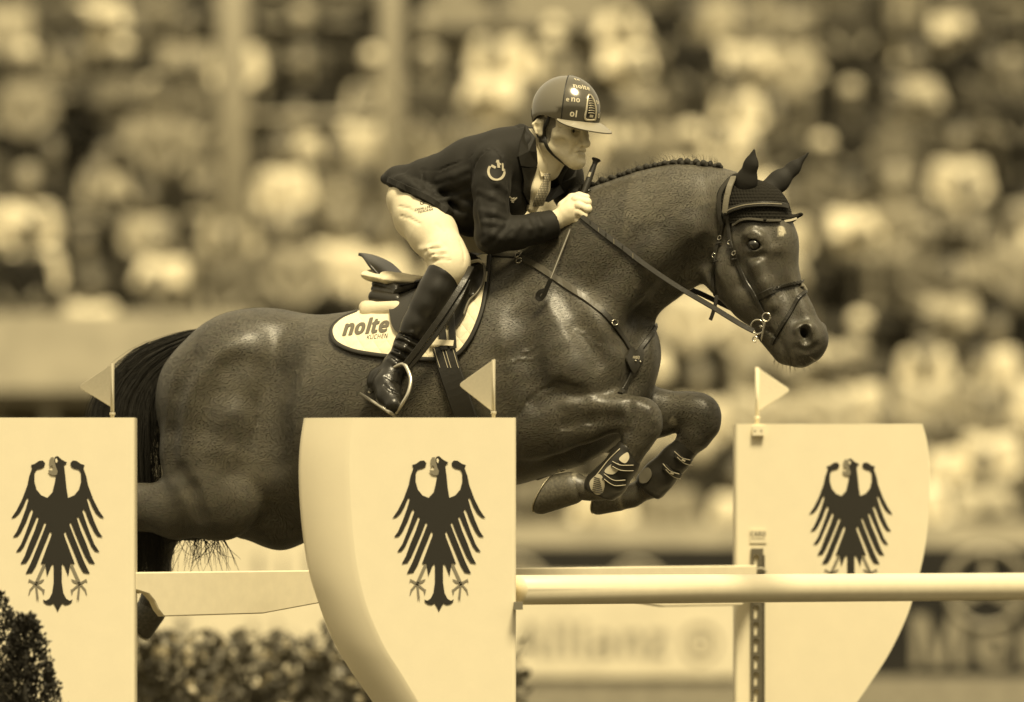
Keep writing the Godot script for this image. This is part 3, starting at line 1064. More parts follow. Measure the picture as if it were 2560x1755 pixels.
func rider() -> Node3D:
	var skin := SkinPaint.new()
	skin.k = TONE
	skin.n.frequency = 1.0
	var r := thing("person", "rider in dark jacket, white breeches and helmet crouching over the horse's neck", "person", Vector3.ZERO, "", horse_frame())
	rider_head()
	var hb := Basis(Vector3.UP, deg_to_rad(-17)) * Basis(Vector3(0, 0, 1), deg_to_rad(-7))
	head_at = Transform3D(hb, H(1347, 319, .078) - hb * Vector3(-0.03, -0.002, 0.077))
	breeches_shape()
	jacket_shape()
	boot_shape()
	# the body under the clothes, with the head and hands on finer grids
	var core := Field.new()
	chain(core, [[1040, 505, 0, 50, 1.6], [1110, 470, 0, 55, 1.5], [1200, 442, 0, 72, 1.4], [1275, 405, 0, 62, 1.6]], .03)
	chain(core, [[1275, 400, 0, 50, 1.2], [1330, 372, 0, 44]], .03)
	chain(core, [[1265, 402, .12, 32], [1231, 418, .19, 34], [1231, 588, .26, 26], [1380, 556, .13, 22]], .02)
	chain(core, [[1330, 402, -.1, 32], [1392, 414, -.18, 34], [1426, 488, -.27, 24], [1474, 548, -.13, 20]], .02)
	for s in [1.0, -1.0]:
		var d := 0.0 if s > 0 else 34.0
		chain(core, [[1040, 508, .09 * s, 50], [1085 + 3 * d, 584, .2 * s, 46], [1124 + 4 * d, 655, .26 * s, 36], [1044 + 4.6 * d, 812, .33 * s, 28], [990 + 4.8 * d, 908, .345 * s, 19], [950 + 4.8 * d, 950, .35 * s, 17], [975 + 5.2 * d, 1000, .43 * s, 15]], .02)
	var body := job(core, Vector3(-0.8, 1.7, -0.55), Vector3(0.75, 3.15, 0.55), 0.014, skin)
	var face := SkinPaint.new()
	face.k = TONE
	face.n.frequency = 1.0
	face.face = true
	job(head_f, Vector3(-0.14, -0.215, -0.11), Vector3(0.16, 0.17, 0.11), 0.0026, face, head_at, body)
	var hf := Field.new()
	hand_field(hf)
	var ha := H(1370, 590, .0)
	var hbx := H(1492, 470, .18)
	var hand := job(hf, Vector3(ha.x, ha.y, 0.05), Vector3(hbx.x, hbx.y, 0.2), 0.0026, skin)
	# clothes
	var jk := job(jacket_f, Vector3(-0.62, 1.9, -0.42), Vector3(0.42, 3.15, 0.42), 0.007)
	var br := job(breeches_f, Vector3(-0.55, 1.9, -0.25), Vector3(0.12, 3.0, 0.42), 0.007)
	var bt := job(boot_f, Vector3(-0.55, 1.7, 0.15), Vector3(0.12, 2.8, 0.6), 0.006)
	run_jobs()
	mirrored(hand)
	var off: int = body.v.size()
	body.v.append_array(hand.v); body.n.append_array(hand.n); body.c.append_array(hand.c)
	var hi := PackedInt32Array()
	for i in hand.i:
		hi.append(i + off)
	body.i.append_array(hi)
	var sm := mat("skin", 1.0, 0.5, 0.4)
	sm.albedo_color = Color.WHITE
	sm.vertex_color_use_as_albedo = true
	rough_relief(sm, 0.05, 0.05, 14.0, 5)
	obj("body", commit(body), sm, r)
	var jm := mat("jacket_cloth", 0.011, 0.68, 0.36)
	jm.rim_enabled = true
	jm.rim = 0.12
	jm.rim_tint = 0.5
	rough_relief(jm, 0.3, 0.04, 9.0, 3)
	obj("jacket", commit(jk), jm, r)
	var bm := mat("breeches_cloth", 0.74, 0.8, 0.3)
	mottled(bm, 0.02, 0.96, 6.0, 4)
	rough_relief(bm, 0.02, 0.03, 6.0, 6)
	var one := commit(br)
	obj("breeches", one, bm, r)
	obj("breeches", commit(flip(br)), bm, r)
	var lm := leather(0.012, 0.3)
	obj("riding_boot", commit(bt), lm, r)
	obj("riding_boot", commit(flip(bt)), lm, r)
	return r

func leather(v: float, rough: float) -> StandardMaterial3D:
	var m := mat("leather", v, rough, 0.5)
	rough_relief(m, 0.06, 0.05, 7.0, 11)
	return m
# ---------------------------------------------------------------- what the rider wears and holds
func on_head(p: Vector3) -> Vector3:
	return head_at * p

const SHELL := Vector3(0.130, 0.126, 0.104)
const SHELL_AT := Vector3(0.022, 0.062, 0.0)

func shell_point(az: float, el: float, grow := 0.0) -> Vector3:
	return SHELL_AT + Vector3((SHELL.x + grow) * cos(el) * cos(az), (SHELL.y + grow) * sin(el), (SHELL.z + grow) * cos(el) * sin(az))

# lower rim of the shell: higher over the ears, lower at the nape
func rim(az: float) -> float:
	var c := cos(az)
	return -0.24 + 0.10 * exp(-pow((absf(wrapf(az, -PI, PI)) - 1.75) / 0.42, 2.0)) - (0.34 * pow(maxf(0.0, -c), 3.0))

func patch(az0: float, az1: float, grow: float, thick: float, na := 48, ne := 20, low := 0.0, upto := PI / 2) -> ArrayMesh:
	var st := tool(true)
	var grid := []
	for i in na + 1:
		var az := lerpf(az0, az1, float(i) / na)
		var row := PackedVector3Array()
		for j in ne + 1:
			row.append(shell_point(az, lerpf(rim(az) + low, upto, float(j) / ne), grow))
		grid.append(row)
	for i in na:
		for j in ne:
			quad(st, on_head(grid[i][j]), on_head(grid[i][j + 1]), on_head(grid[i + 1][j + 1]), on_head(grid[i + 1][j]))
	# turned-in rim
	st.set_smooth_group(1)
	for i in na:
		var a0 := lerpf(az0, az1, float(i) / na)
		var a1 := lerpf(az0, az1, float(i + 1) / na)
		quad(st, on_head(shell_point(a0, rim(a0) + low, grow - thick)), on_head(grid[i][0]), on_head(grid[i + 1][0]), on_head(shell_point(a1, rim(a1) + low, grow - thick)))
	return done(st)

# lettering as a thin sheet of triangles; each vertex (x, y in metres) is handed to the mapper given by "how"
func letters(text: String, size: float, weight := 700, slant := 0.0) -> Array:
	var f := SystemFont.new()
	f.font_names = PackedStringArray(["Droid Sans"])
	f.font_weight = weight
	var t := TextMesh.new()
	t.font = f
	t.text = text
	t.font_size = 48
	t.pixel_size = size / 34.0
	t.depth = 0.0
	t.curve_step = 1.5
	var arr := t.surface_get_arrays(0)
	var v: PackedVector3Array = arr[Mesh.ARRAY_VERTEX]
	var nn: PackedVector3Array = arr[Mesh.ARRAY_NORMAL]
	var idx: PackedInt32Array = arr[Mesh.ARRAY_INDEX] if arr[Mesh.ARRAY_INDEX] != null else PackedInt32Array(range(v.size()))
	var out := []
	for i in range(0, idx.size(), 3):
		if nn[idx[i]].z > -0.5:
			var tri := []
			for j in 3:
				var p := v[idx[i + j]]
				tri.append(Vector2(p.x + p.y * slant, p.y))
			split(tri[0], tri[1], tri[2], size * 0.45, out)
	return out

func split(a: Vector2, b: Vector2, c: Vector2, most: float, out: Array) -> void:
	var ab := a.distance_to(b)
	var bc := b.distance_to(c)
	var ca := c.distance_to(a)
	if maxf(ab, maxf(bc, ca)) < most:
		out.append(a); out.append(b); out.append(c)
	elif ab >= bc and ab >= ca:
		split(a, (a + b) / 2, c, most, out)
		split((a + b) / 2, b, c, most, out)
	elif bc >= ca:
		split(a, b, (b + c) / 2, most, out)
		split(a, (b + c) / 2, c, most, out)
	else:
		split(a, b, (a + c) / 2, most, out)
		split((a + c) / 2, b, c, most, out)

func ribbon_on(f: Field, pts: Array, width: float, thick: float, lift := 0.0, per := 5, dense := 0.0) -> ArrayMesh:
	var st := tool()
	var ps := PackedVector3Array()
	var os := PackedVector3Array()
	var flat := []
	for i in pts.size() - 1:
		for j in per:
			var t := float(j) / per
			var a: Array = pts[maxi(i - 1, 0)]
			var b: Array = pts[i]
			var c: Array = pts[i + 1]
			var d: Array = pts[mini(i + 2, pts.size() - 1)]
			flat.append([cubic_interpolate(b[0], c[0], a[0], d[0], t), cubic_interpolate(b[1], c[1], a[1], d[1], t)])
	flat.append(pts[pts.size() - 1])
	for p in flat:
		var hit := pick(f, p[0], p[1])
		if not hit[2]:
			continue
		ps.append(hit[0] + hit[1] * lift)
		os.append(hit[1])
	sweep(st, ps, os, PackedFloat32Array([width / S]), thick)
	return done(st)

# ribbon through points in the horse's frame with a given outward side
func ribbon(pts: PackedVector3Array, out: Vector3, width: float, thick: float, per := 6) -> ArrayMesh:
	var st := tool()
	var c := curve(pts, per)
	var os := PackedVector3Array()
	for p in c:
		os.append(out)
	sweep(st, c, os, PackedFloat32Array([width]), thick)
	return done(st)

func tubed(pts: PackedVector3Array, radii: PackedFloat32Array, per := 6, sides := 10) -> ArrayMesh:
	var st := tool(true)
	var c := curve(pts, per)
	var rr := PackedFloat32Array()
	for i in c.size():
		var t := float(i) / per
		var k := mini(int(t), radii.size() - 2)
		rr.append(lerpf(radii[k], radii[k + 1], clampf(t - k, 0, 1)) if radii.size() > 1 else radii[0])
	tube(st, c, rr, sides)
	return done(st)

func sphere(r: float, seg := 20) -> SphereMesh:
	var m := SphereMesh.new()
	m.radius = r
	m.height = 2 * r
	m.radial_segments = seg
	m.rings = seg / 2
	return m

func helmet(r: Node3D) -> void:
	var gloss := mat("helmet_lacquer", 0.2, 0.16, 0.6)
	gloss.metallic = 0.75
	gloss.clearcoat_enabled = true
	gloss.clearcoat = 1.0
	gloss.clearcoat_roughness = 0.16
	var h := obj("helmet", patch(0, TAU, 0.0, 0.014, 96, 26), gloss, r)
	# printed front panel, a hair proud of the shell
	var pm := mat("helmet_panel", 0.10, 0.2, 0.6)
	pm.metallic = 0.5
	pm.clearcoat_enabled = true
	pm.clearcoat_roughness = 0.18
	pm.clearcoat = 0.8
	obj("front_panel", patch(-1.12, 1.12, 0.0025, 0.003, 40, 20, 0.01, 1.5), pm, h)
	var seam := mat("helmet_seam", 0.008, 0.4)
	for s in [1.0, -1.0]:
		var p := PackedVector3Array()
		for i in 16:
			p.append(on_head(shell_point(1.13 * s, lerpf(rim(1.13) + 0.02, 1.5, i / 15.0), 0.002)))
		var st := tool(true)
		tube(st, p, PackedFloat32Array([0.0022]), 6)
		obj("seam", done(st), seam, h)
	# words printed on the panel
	var print := mat("pale_print", 0.55, 0.3)
	for w in [["nolte", 0.42, 0.80, 0.019, -0.12], ["no", 0.76, 0.38, 0.019, -0.05], ["e", 1.0, 0.36, 0.015, 0.0], ["ol", 0.80, -0.02, 0.021, -0.03], ["te", 0.45, 1.13, 0.015, -0.1], ["ol", -0.22, 0.0, 0.02, 0.0], ["te", -0.16, 0.36, 0.015, 0.0]]:
		var st := tool()
		var q: Array = letters(w[0], w[3], 800)
		for i in range(0, q.size(), 3):
			for j in 3:
				var v: Vector2 = q[i + j]
				var tl: float = w[4]
				var x := v.x * cos(tl) - v.y * sin(tl)
				var y := v.x * sin(tl) + v.y * cos(tl)
				var el: float = w[2] + y / SHELL.y
				st.add_vertex(on_head(shell_point(w[1] - x / (SHELL.z * maxf(0.35, cos(el))) * 0.9, el, 0.0036)))
		obj("lettering", done(st), print, h)
	# visor
	var vs := tool(true)
	var rows := []
	for i in 29:
		var az := lerpf(-1.25, 1.25, i / 28.0)
		var row := PackedVector3Array()
		for j in 7:
			var t := j / 6.0
			var b := shell_point(az, rim(az) + 0.03, 0.003)
			var reach := 0.056 * pow(maxf(0.0, cos(az * 1.22)), 0.6)
			row.append(b + Vector3(cos(az * 0.8), -0.30 - 0.25 * t, sin(az * 0.8) * 0.9) * reach * t)
		rows.append(row)
	for i in 28:
		for j in 6:
			quad(vs, on_head(rows[i][j]), on_head(rows[i + 1][j]), on_head(rows[i + 1][j + 1]), on_head(rows[i][j + 1]))
	vs.set_smooth_group(1)
	var dn := Vector3(0, -0.004, 0)
	for i in 28:
		for j in 6:
			quad(vs, on_head(rows[i][j] + dn), on_head(rows[i][j + 1] + dn), on_head(rows[i + 1][j + 1] + dn), on_head(rows[i + 1][j] + dn))
		quad(vs, on_head(rows[i][6]), on_head(rows[i + 1][6]), on_head(rows[i + 1][6] + dn), on_head(rows[i][6] + dn))
	var vm := mat("visor", 0.24, 0.35, 0.6)
	vm.clearcoat_enabled = true
	vm.clearcoat = 0.6
	obj("visor", done(vs), vm, h)
	# arched vent with its frame, bars and badge
	var vent := func(u: float, v: float, g: float) -> Vector3:
		return on_head(shell_point(0.22 + u, -0.13 + v, g))
	var arch := []
	for p in [[-.20, .0], [-.195, .25], [-.15, .48], [-.08, .63], [0, .68], [.08, .63], [.15, .48], [.195, .25], [.20, .0]]:
		arch.append(p)
	var fr := PackedVector3Array()
	for p in arch:
		fr.append((vent as Callable).call(p[0], p[1], 0.005))
	fr.append(fr[0])
	var metal := mat("bright_metal", 0.62, 0.3)
	metal.metallic = 0.6
	obj("vent_frame", tubed(fr, PackedFloat32Array([0.0036]), 4, 8), metal, h)
	var vb := tool()
	for i in 8:
		var a: Array = arch[i]
		var b: Array = arch[i + 1]
		for p in [[0.0, 0.2], b, a]:
			vb.add_vertex((vent as Callable).call(p[0], p[1], 0.0048))
	obj("vent_recess", done(vb), seam, h)
	for i in 7:
		var v := 0.17 + 0.065 * i
		var half := 0.15 * sqrt(maxf(0.05, 1.0 - pow(v / 0.68, 2.2))) - 0.02
		var bp := PackedVector3Array([(vent as Callable).call(-half, v, 0.005), (vent as Callable).call(0.0, v + .012, 0.0064), (vent as Callable).call(half, v, 0.005)])
		obj("vent_bar", tubed(bp, PackedFloat32Array([0.0016]), 4, 6), metal, h)
	var badge := tool()
	var bd := []
	for p in [[-.07, .06], [-.07, .13], [.07, .13], [.07, .06]]:
		bd.append((vent as Callable).call(p[0], p[1], 0.0062))
	quad(badge, bd[0], bd[1], bd[2], bd[3])
	obj("badge", done(badge), metal, h)
	# harness
	var strap := leather(0.02, 0.45)
	var inv := head_at.affine_inverse()
	var lay := func(pts: Array, w: float) -> ArrayMesh:
		var ps := PackedVector3Array()
		for q in pts:
			ps.append(q)
		ps = curve(ps, 5)
		var os := PackedVector3Array()
		for i in ps.size():
			for n in 4:
				ps[i] -= head_f.slope(ps[i]) * (head_f.at(ps[i]) - 0.001)
			os.append(head_f.slope(ps[i]))
		var st := tool(true)
		var po := PackedVector3Array()
		var oo := PackedVector3Array()
		for i in ps.size():
			po.append(head_at * ps[i])
			oo.append(head_at.basis * os[i])
		sweep(st, po, oo, PackedFloat32Array([w]), 0.003)
		return done(st)
	for s in [1.0, -1.0]:
		obj("chin_strap", (lay as Callable).call([Vector3(0.012, 0.04, .08 * s), Vector3(0.0, 0.0, .08 * s), Vector3(-0.002, -0.045, .07 * s), Vector3(0.025, -0.085, .055 * s), Vector3(0.055, -0.118, .03 * s), Vector3(0.075, -0.13, .0)], 0.0125), strap, h)
		obj("chin_strap", (lay as Callable).call([Vector3(-0.085, -0.01, .055 * s), Vector3(-0.06, -0.035, .07 * s), Vector3(-0.03, -0.045, .075 * s), Vector3(-0.004, -0.045, .07 * s)], 0.013), strap, h)
	# eyes
	var white := mat("eye_white", 0.5, 0.15)
	var iris := mat("iris", 0.03, 0.1)
	for s in [1.0, -1.0]:
		var e := obj("eye", sphere(0.0118), white, r, Transform3D(head_at.basis, on_head(Vector3(0.0825, -0.002, 0.0335 * s))))
		obj("iris", sphere(0.0074, 14), iris, e, Transform3D(Basis(), Vector3(0.0058, 0.0004, 0.0016 * s)))

func wear(r: Node3D) -> void:
	helmet(r)
	# shirt and tie in the open front of the jacket
	var sf := Field.new()
	chain(sf, [[1262, 412, 0, 78, 1.4], [1308, 372, 0, 50, 1.4]], .02)
	chain(sf, [[1340, 362, 0, 40, 1.1], [1352, 402, 0, 42, 1.05]], .02)
	chain(sf, [[1352, 405, .0, 34, 1.2], [1345, 470, .0, 26, 1.3], [1330, 520, 0, 14, 1.3]], .02)
	var shirt_st := job(sf, Vector3(-0.25, 2.55, -0.2), Vector3(0.25, 3.15, 0.2), 0.006)
	var collar_f := Field.new()
	chain(collar_f, [[1318, 330, 0, 47, 1.25], [1338, 372, 0, 55, 1.25]], .01)
	run_jobs()
	var sm := mat("shirt_cloth", 0.84, 0.8, 0.3)
	rough_relief(sm, 0.05, 0.02, 8.0, 3)
	var shirt := obj("shirt", commit(shirt_st), sm, r)
	# folded collar wings
	var wing := tool()
	for q in [[[1336, 345], [1341, 392], [1352, 440], [1372, 436], [1358, 398], [1346, 360]], [[1372, 436], [1386, 428], [1392, 418], [1382, 412]]]:
		var ps := []
		for p in q:
			var hit := pick(sf, p[0], p[1])
			ps.append(hit[0] + hit[1] * 0.006)
		for i in range(1, ps.size() - 1):
			for v in [ps[0], ps[i + 1], ps[i]]:
				wing.add_vertex(v)
	obj("collar", done(wing), sm, shirt)
	var tm := mat("tie_cloth", 0.62, 0.6)
	tm.albedo_texture = check_tex(0.62, 1.0)
	tm.uv1_triplanar = true
	tm.uv1_scale = Vector3.ONE * 60.0
	var tie := tool(true)
	var tp := PackedVector3Array()
	var to := PackedVector3Array()
	for p in [[1368, 432], [1364, 448], [1358, 470], [1350, 492], [1343, 512]]:
		var hit := pick(sf, p[0], p[1])
		tp.append(hit[0] + hit[1] * 0.003)
		to.append(hit[1])
	sweep(tie, tp, to, PackedFloat32Array([.034, .022, .036, .044, .046]), 0.007)
	obj("tie", done(tie), tm, r)
	# collar and lapels of the jacket
	var jm := mat("lapel_cloth", 0.014, 0.6, 0.4)
	rough_relief(jm, 0.3, 0.03, 9.0, 7)
	for q in [[[1312, 318], [1300, 352], [1292, 392], [1298, 414], [1326, 418], [1340, 412], [1338, 380], [1334, 345]], [[1340, 414], [1322, 420], [1300, 418], [1306, 448], [1304, 480], [1318, 510], [1334, 494], [1340, 450]], [[1440, 402], [1414, 418], [1392, 440], [1372, 470], [1350, 500], [1372, 506], [1412, 478], [1436, 440]]]:
		var st := tool()
		var c2 := Vector2.ZERO
		for p in q:
			c2 += Vector2(p[0], p[1]) / q.size()
		var top := []
		var bot := []
		for p in q:
			var hit := pick(jacket_f, p[0], p[1])
			top.append(hit[0] + hit[1] * 0.009)
			bot.append(hit[0] - hit[1] * 0.002)
		var hit := pick(jacket_f, c2.x, c2.y)
		var mid: Vector3 = hit[0] + hit[1] * 0.010
		for i in q.size():
			var j: int = (i + 1) % q.size()
			# both windings occur; orient towards the camera side
			var nn: Vector3 = (top[j] - top[i]).cross(mid - top[i])
			if nn.dot(hit[1]) < 0.0:
				for v in [mid, top[i], top[j]]:
					st.add_vertex(v)
				quad(st, bot[i], bot[j], top[j], top[i])
			else:
				for v in [mid, top[j], top[i]]:
					st.add_vertex(v)
				quad(st, top[i], top[j], bot[j], bot[i])
		obj("lapel", done(st), jm, r)
	# stitched hem of the coat
	obj("hem", ribbon_on(jacket_f, [[970, 449], [1000, 463], [1047, 484], [1089, 507], [1130, 538]], 15, 0.003, 0.0), jm, r)
	# sleeve emblem: an open ring with a stem
	var pale := mat("pale_thread", 0.36, 0.8)
	var ring := []
	for i in 19:
		var a := deg_to_rad(lerpf(-118, 118, i / 18.0) + 100)
		ring.append([1241 + 20 * cos(a), 429 + 21 * sin(a)])
	obj("emblem", ribbon_on(jacket_f, ring, 6.5, 0.002, 0.0, 1), pale, r)
	obj("emblem", ribbon_on(jacket_f, [[1228, 414], [1239, 420]], 7, 0.002, 0.0, 3), pale, r)
	obj("emblem", ribbon_on(jacket_f, [[1244, 400], [1247, 420]], 7, 0.002, 0.0, 3), pale, r)
	obj("emblem", ribbon_on(jacket_f, [[1240, 404], [1252, 412]], 5, 0.0025, 0.0, 3), pale, r)
	obj("emblem", ribbon_on(jacket_f, [[1256, 408], [1257, 428]], 5, 0.002, 0.0, 3), pale, r)
	for q in [[[1274, 492], [1280, 497], [1286, 495]], [[1276, 500], [1284, 501], [1292, 494]], [[1278, 504], [1284, 506]]]:
		obj("badge", ribbon_on(jacket_f, q, 3.5, 0.002, 0.0, 3), pale, r)
	# words on the breeches
	var dark := mat("dark_print", 0.03, 0.6)
	for w in [["CAVALLERIA", 1061, 520, 0.0105], ["TOSCANA", 1064, 527, 0.0105]]:
		var st := tool()
		var q: Array = letters(w[0], w[3], 600)
		for i in range(0, q.size(), 3):
			for j in 3:
				var v: Vector2 = q[i + j] * S * 0.8
				var an := deg_to_rad(12.0)
				var hit := pick(breeches_f, w[1] + v.x * cos(an) + v.y * sin(an), w[2] - v.x * sin(an) - v.y * cos(an))
				st.add_vertex(hit[0] + hit[1] * 0.0012)
		obj("lettering", done(st), dark, r)
	var lg := []
	for i in 13:
		lg.append([1055 + 4.5 * cos(TAU * i / 12.0), 507 + 4.5 * sin(TAU * i / 12.0)])
	obj("emblem", ribbon_on(breeches_f, lg, 1.6, 0.0012, 0.0, 1), dark, r)
	# thin bracelet at the wrist
	# riding whip
	var wp := thing("riding_whip", "thin dark riding whip with flared grip held in the rider's fist", "whip", Vector3.ZERO, "", horse_frame())
	var dl := leather(0.02, 0.4)
	var a := H(1491, 398, .03)
	var b := H(1430, 562, .118)
	var ch := pick(coat, 1374, 704)
	var c: Vector3 = ch[0]
	c = H(1374, 704, c.z + 0.075)
	obj("grip", tubed(PackedVector3Array([a.lerp(b, .07), a.lerp(b, .3), a.lerp(b, .62), b]), PackedFloat32Array([.0085, .0115, .011, .006]), 5, 12), dl, wp)
	obj("grip_cap", tubed(PackedVector3Array([a, a.lerp(b, .015), a.lerp(b, .04), a.lerp(b, .09)]), PackedFloat32Array([.0165, .016, .0095, .0085]), 4, 16), mat("rubber", 0.012, 0.6), wp)
	obj("shaft", tubed(PackedVector3Array([b, b.lerp(c, .3), b.lerp(c, .7), c]), PackedFloat32Array([.0052, .0048, .0042, .004]), 5, 8), mat("whip_cord", 0.10, 0.45), wp)
	obj("tongue", ribbon(PackedVector3Array([H(1378, 696, c.z), H(1368, 718, c.z), H(1360, 738, c.z), H(1350, 748, c.z), H(1344, 742, c.z), H(1350, 730, c.z), H(1362, 726, c.z)]), Vector3(0.2, 0.1, 1), 0.016, 0.004), mat("tongue_leather", 0.010, 0.4), wp)
	obj("label", ribbon(PackedVector3Array([a.lerp(b, .2) + Vector3(0, 0, .012), a.lerp(b, .27) + Vector3(0, 0, .0125)]), Vector3(0, 0, 1), 0.009, 0.001, 2), pale, wp)

func check_tex(lo: float, hi: float) -> ImageTexture:
	var im := Image.create(32, 32, false, Image.FORMAT_RGB8)
	for y in 32:
		for x in 32:
			var v := lo if (x % 16 < 5 or y % 16 < 5) else hi
			im.set_pixel(x, y, Color(v, v, v))
	return ImageTexture.create_from_image(im)
# ---------------------------------------------------------------- mane, tail and tack
var bonnet_f := Field.new()
var clad := Field.new()          # head and bonnet together, for the bridle to lie on

# a sheet cut to an outline of the photograph and laid over a field
func drape(f: Field, outline: Array, lift: float, thick: float, step := 9.0) -> ArrayMesh:
	var poly := PackedVector2Array()
	var n := outline.size()
	for i in n:
		for j in 4:
			var a := Vector2(outline[(i + n - 1) % n][0], outline[(i + n - 1) % n][1])
			var b := Vector2(outline[i][0], outline[i][1])
			var c := Vector2(outline[(i + 1) % n][0], outline[(i + 1) % n][1])
			var d := Vector2(outline[(i + 2) % n][0], outline[(i + 2) % n][1])
			poly.append(b.cubic_interpolate(c, a, d, j / 4.0))
	var pts := poly.duplicate()
	var lo := poly[0]
	var hi := poly[0]
	for p in poly:
		lo = lo.min(p)
		hi = hi.max(p)
	var y := lo.y + step
	while y < hi.y:
		var x := lo.x + step
		while x < hi.x:
			var p := Vector2(x, y)
			if Geometry2D.is_point_in_polygon(p, poly):
				var near := 99.0
				for i in poly.size():
					near = minf(near, p.distance_to(Geometry2D.get_closest_point_to_segment(p, poly[i], poly[(i + 1) % poly.size()])))
				if near > step * 0.6:
					pts.append(p)
			x += step
		y += step
	var tri := Geometry2D.triangulate_delaunay(pts)
	var P := PackedVector3Array()
	var N := PackedVector3Array()
	for p in pts:
		var hit := pick(f, p.x, p.y)
		P.append(hit[0]); N.append(hit[1])
	var st := tool(true)
	for i in range(0, tri.size(), 3):
		var c := (pts[tri[i]] + pts[tri[i + 1]] + pts[tri[i + 2]]) / 3.0
		if not Geometry2D.is_point_in_polygon(c, poly):
			continue
		var t := [tri[i], tri[i + 1], tri[i + 2]]
		if (pts[t[1]] - pts[t[0]]).cross(pts[t[2]] - pts[t[0]]) < 0.0:
			t = [t[0], t[2], t[1]]
		for k in t:
			st.add_vertex(P[k] + N[k] * (lift + thick))
	st.set_smooth_group(1)
	var m := poly.size()
	var clockwise := Geometry2D.is_polygon_clockwise(poly)
	for i in m:
		var j := (i + 1) % m
		if clockwise:
			quad(st, P[j] + N[j] * (lift + thick), P[j] + N[j] * lift, P[i] + N[i] * lift, P[i] + N[i] * (lift + thick))
		else:
			quad(st, P[i] + N[i] * (lift + thick), P[i] + N[i] * lift, P[j] + N[j] * lift, P[j] + N[j] * (lift + thick))
	return done(st)

func outline_tube(f: Field, outline: Array, lift: float, r: float, closed := true) -> ArrayMesh:
	var ps := PackedVector3Array()
	for p in outline:
		var hit := pick(f, p[0], p[1])
		ps.append(hit[0] + hit[1] * lift)
	if closed:
		ps.append(ps[0])
	return tubed(ps, PackedFloat32Array([r]), 6, 8)

const FAR_SIDE := Transform3D(Vector3(1, 0, 0), Vector3(0, 1, 0), Vector3(0, 0, -1), Vector3.ZERO)

func pair(called: String, mesh: Mesh, m: Material, parent: Node) -> MeshInstance3D:
	obj(called, mesh, m, parent, FAR_SIDE)
	return obj(called, mesh, m, parent)

func hair(st: SurfaceTool, pts: PackedVector3Array, r: float, per := 4) -> void:
	var c := curve(pts, per)
	var rr := PackedFloat32Array()
	for i in c.size():
		rr.append(r * (1.0 - 0.75 * pow(float(i) / (c.size() - 1), 2.0)))
	tube(st, c, rr, 3, false)

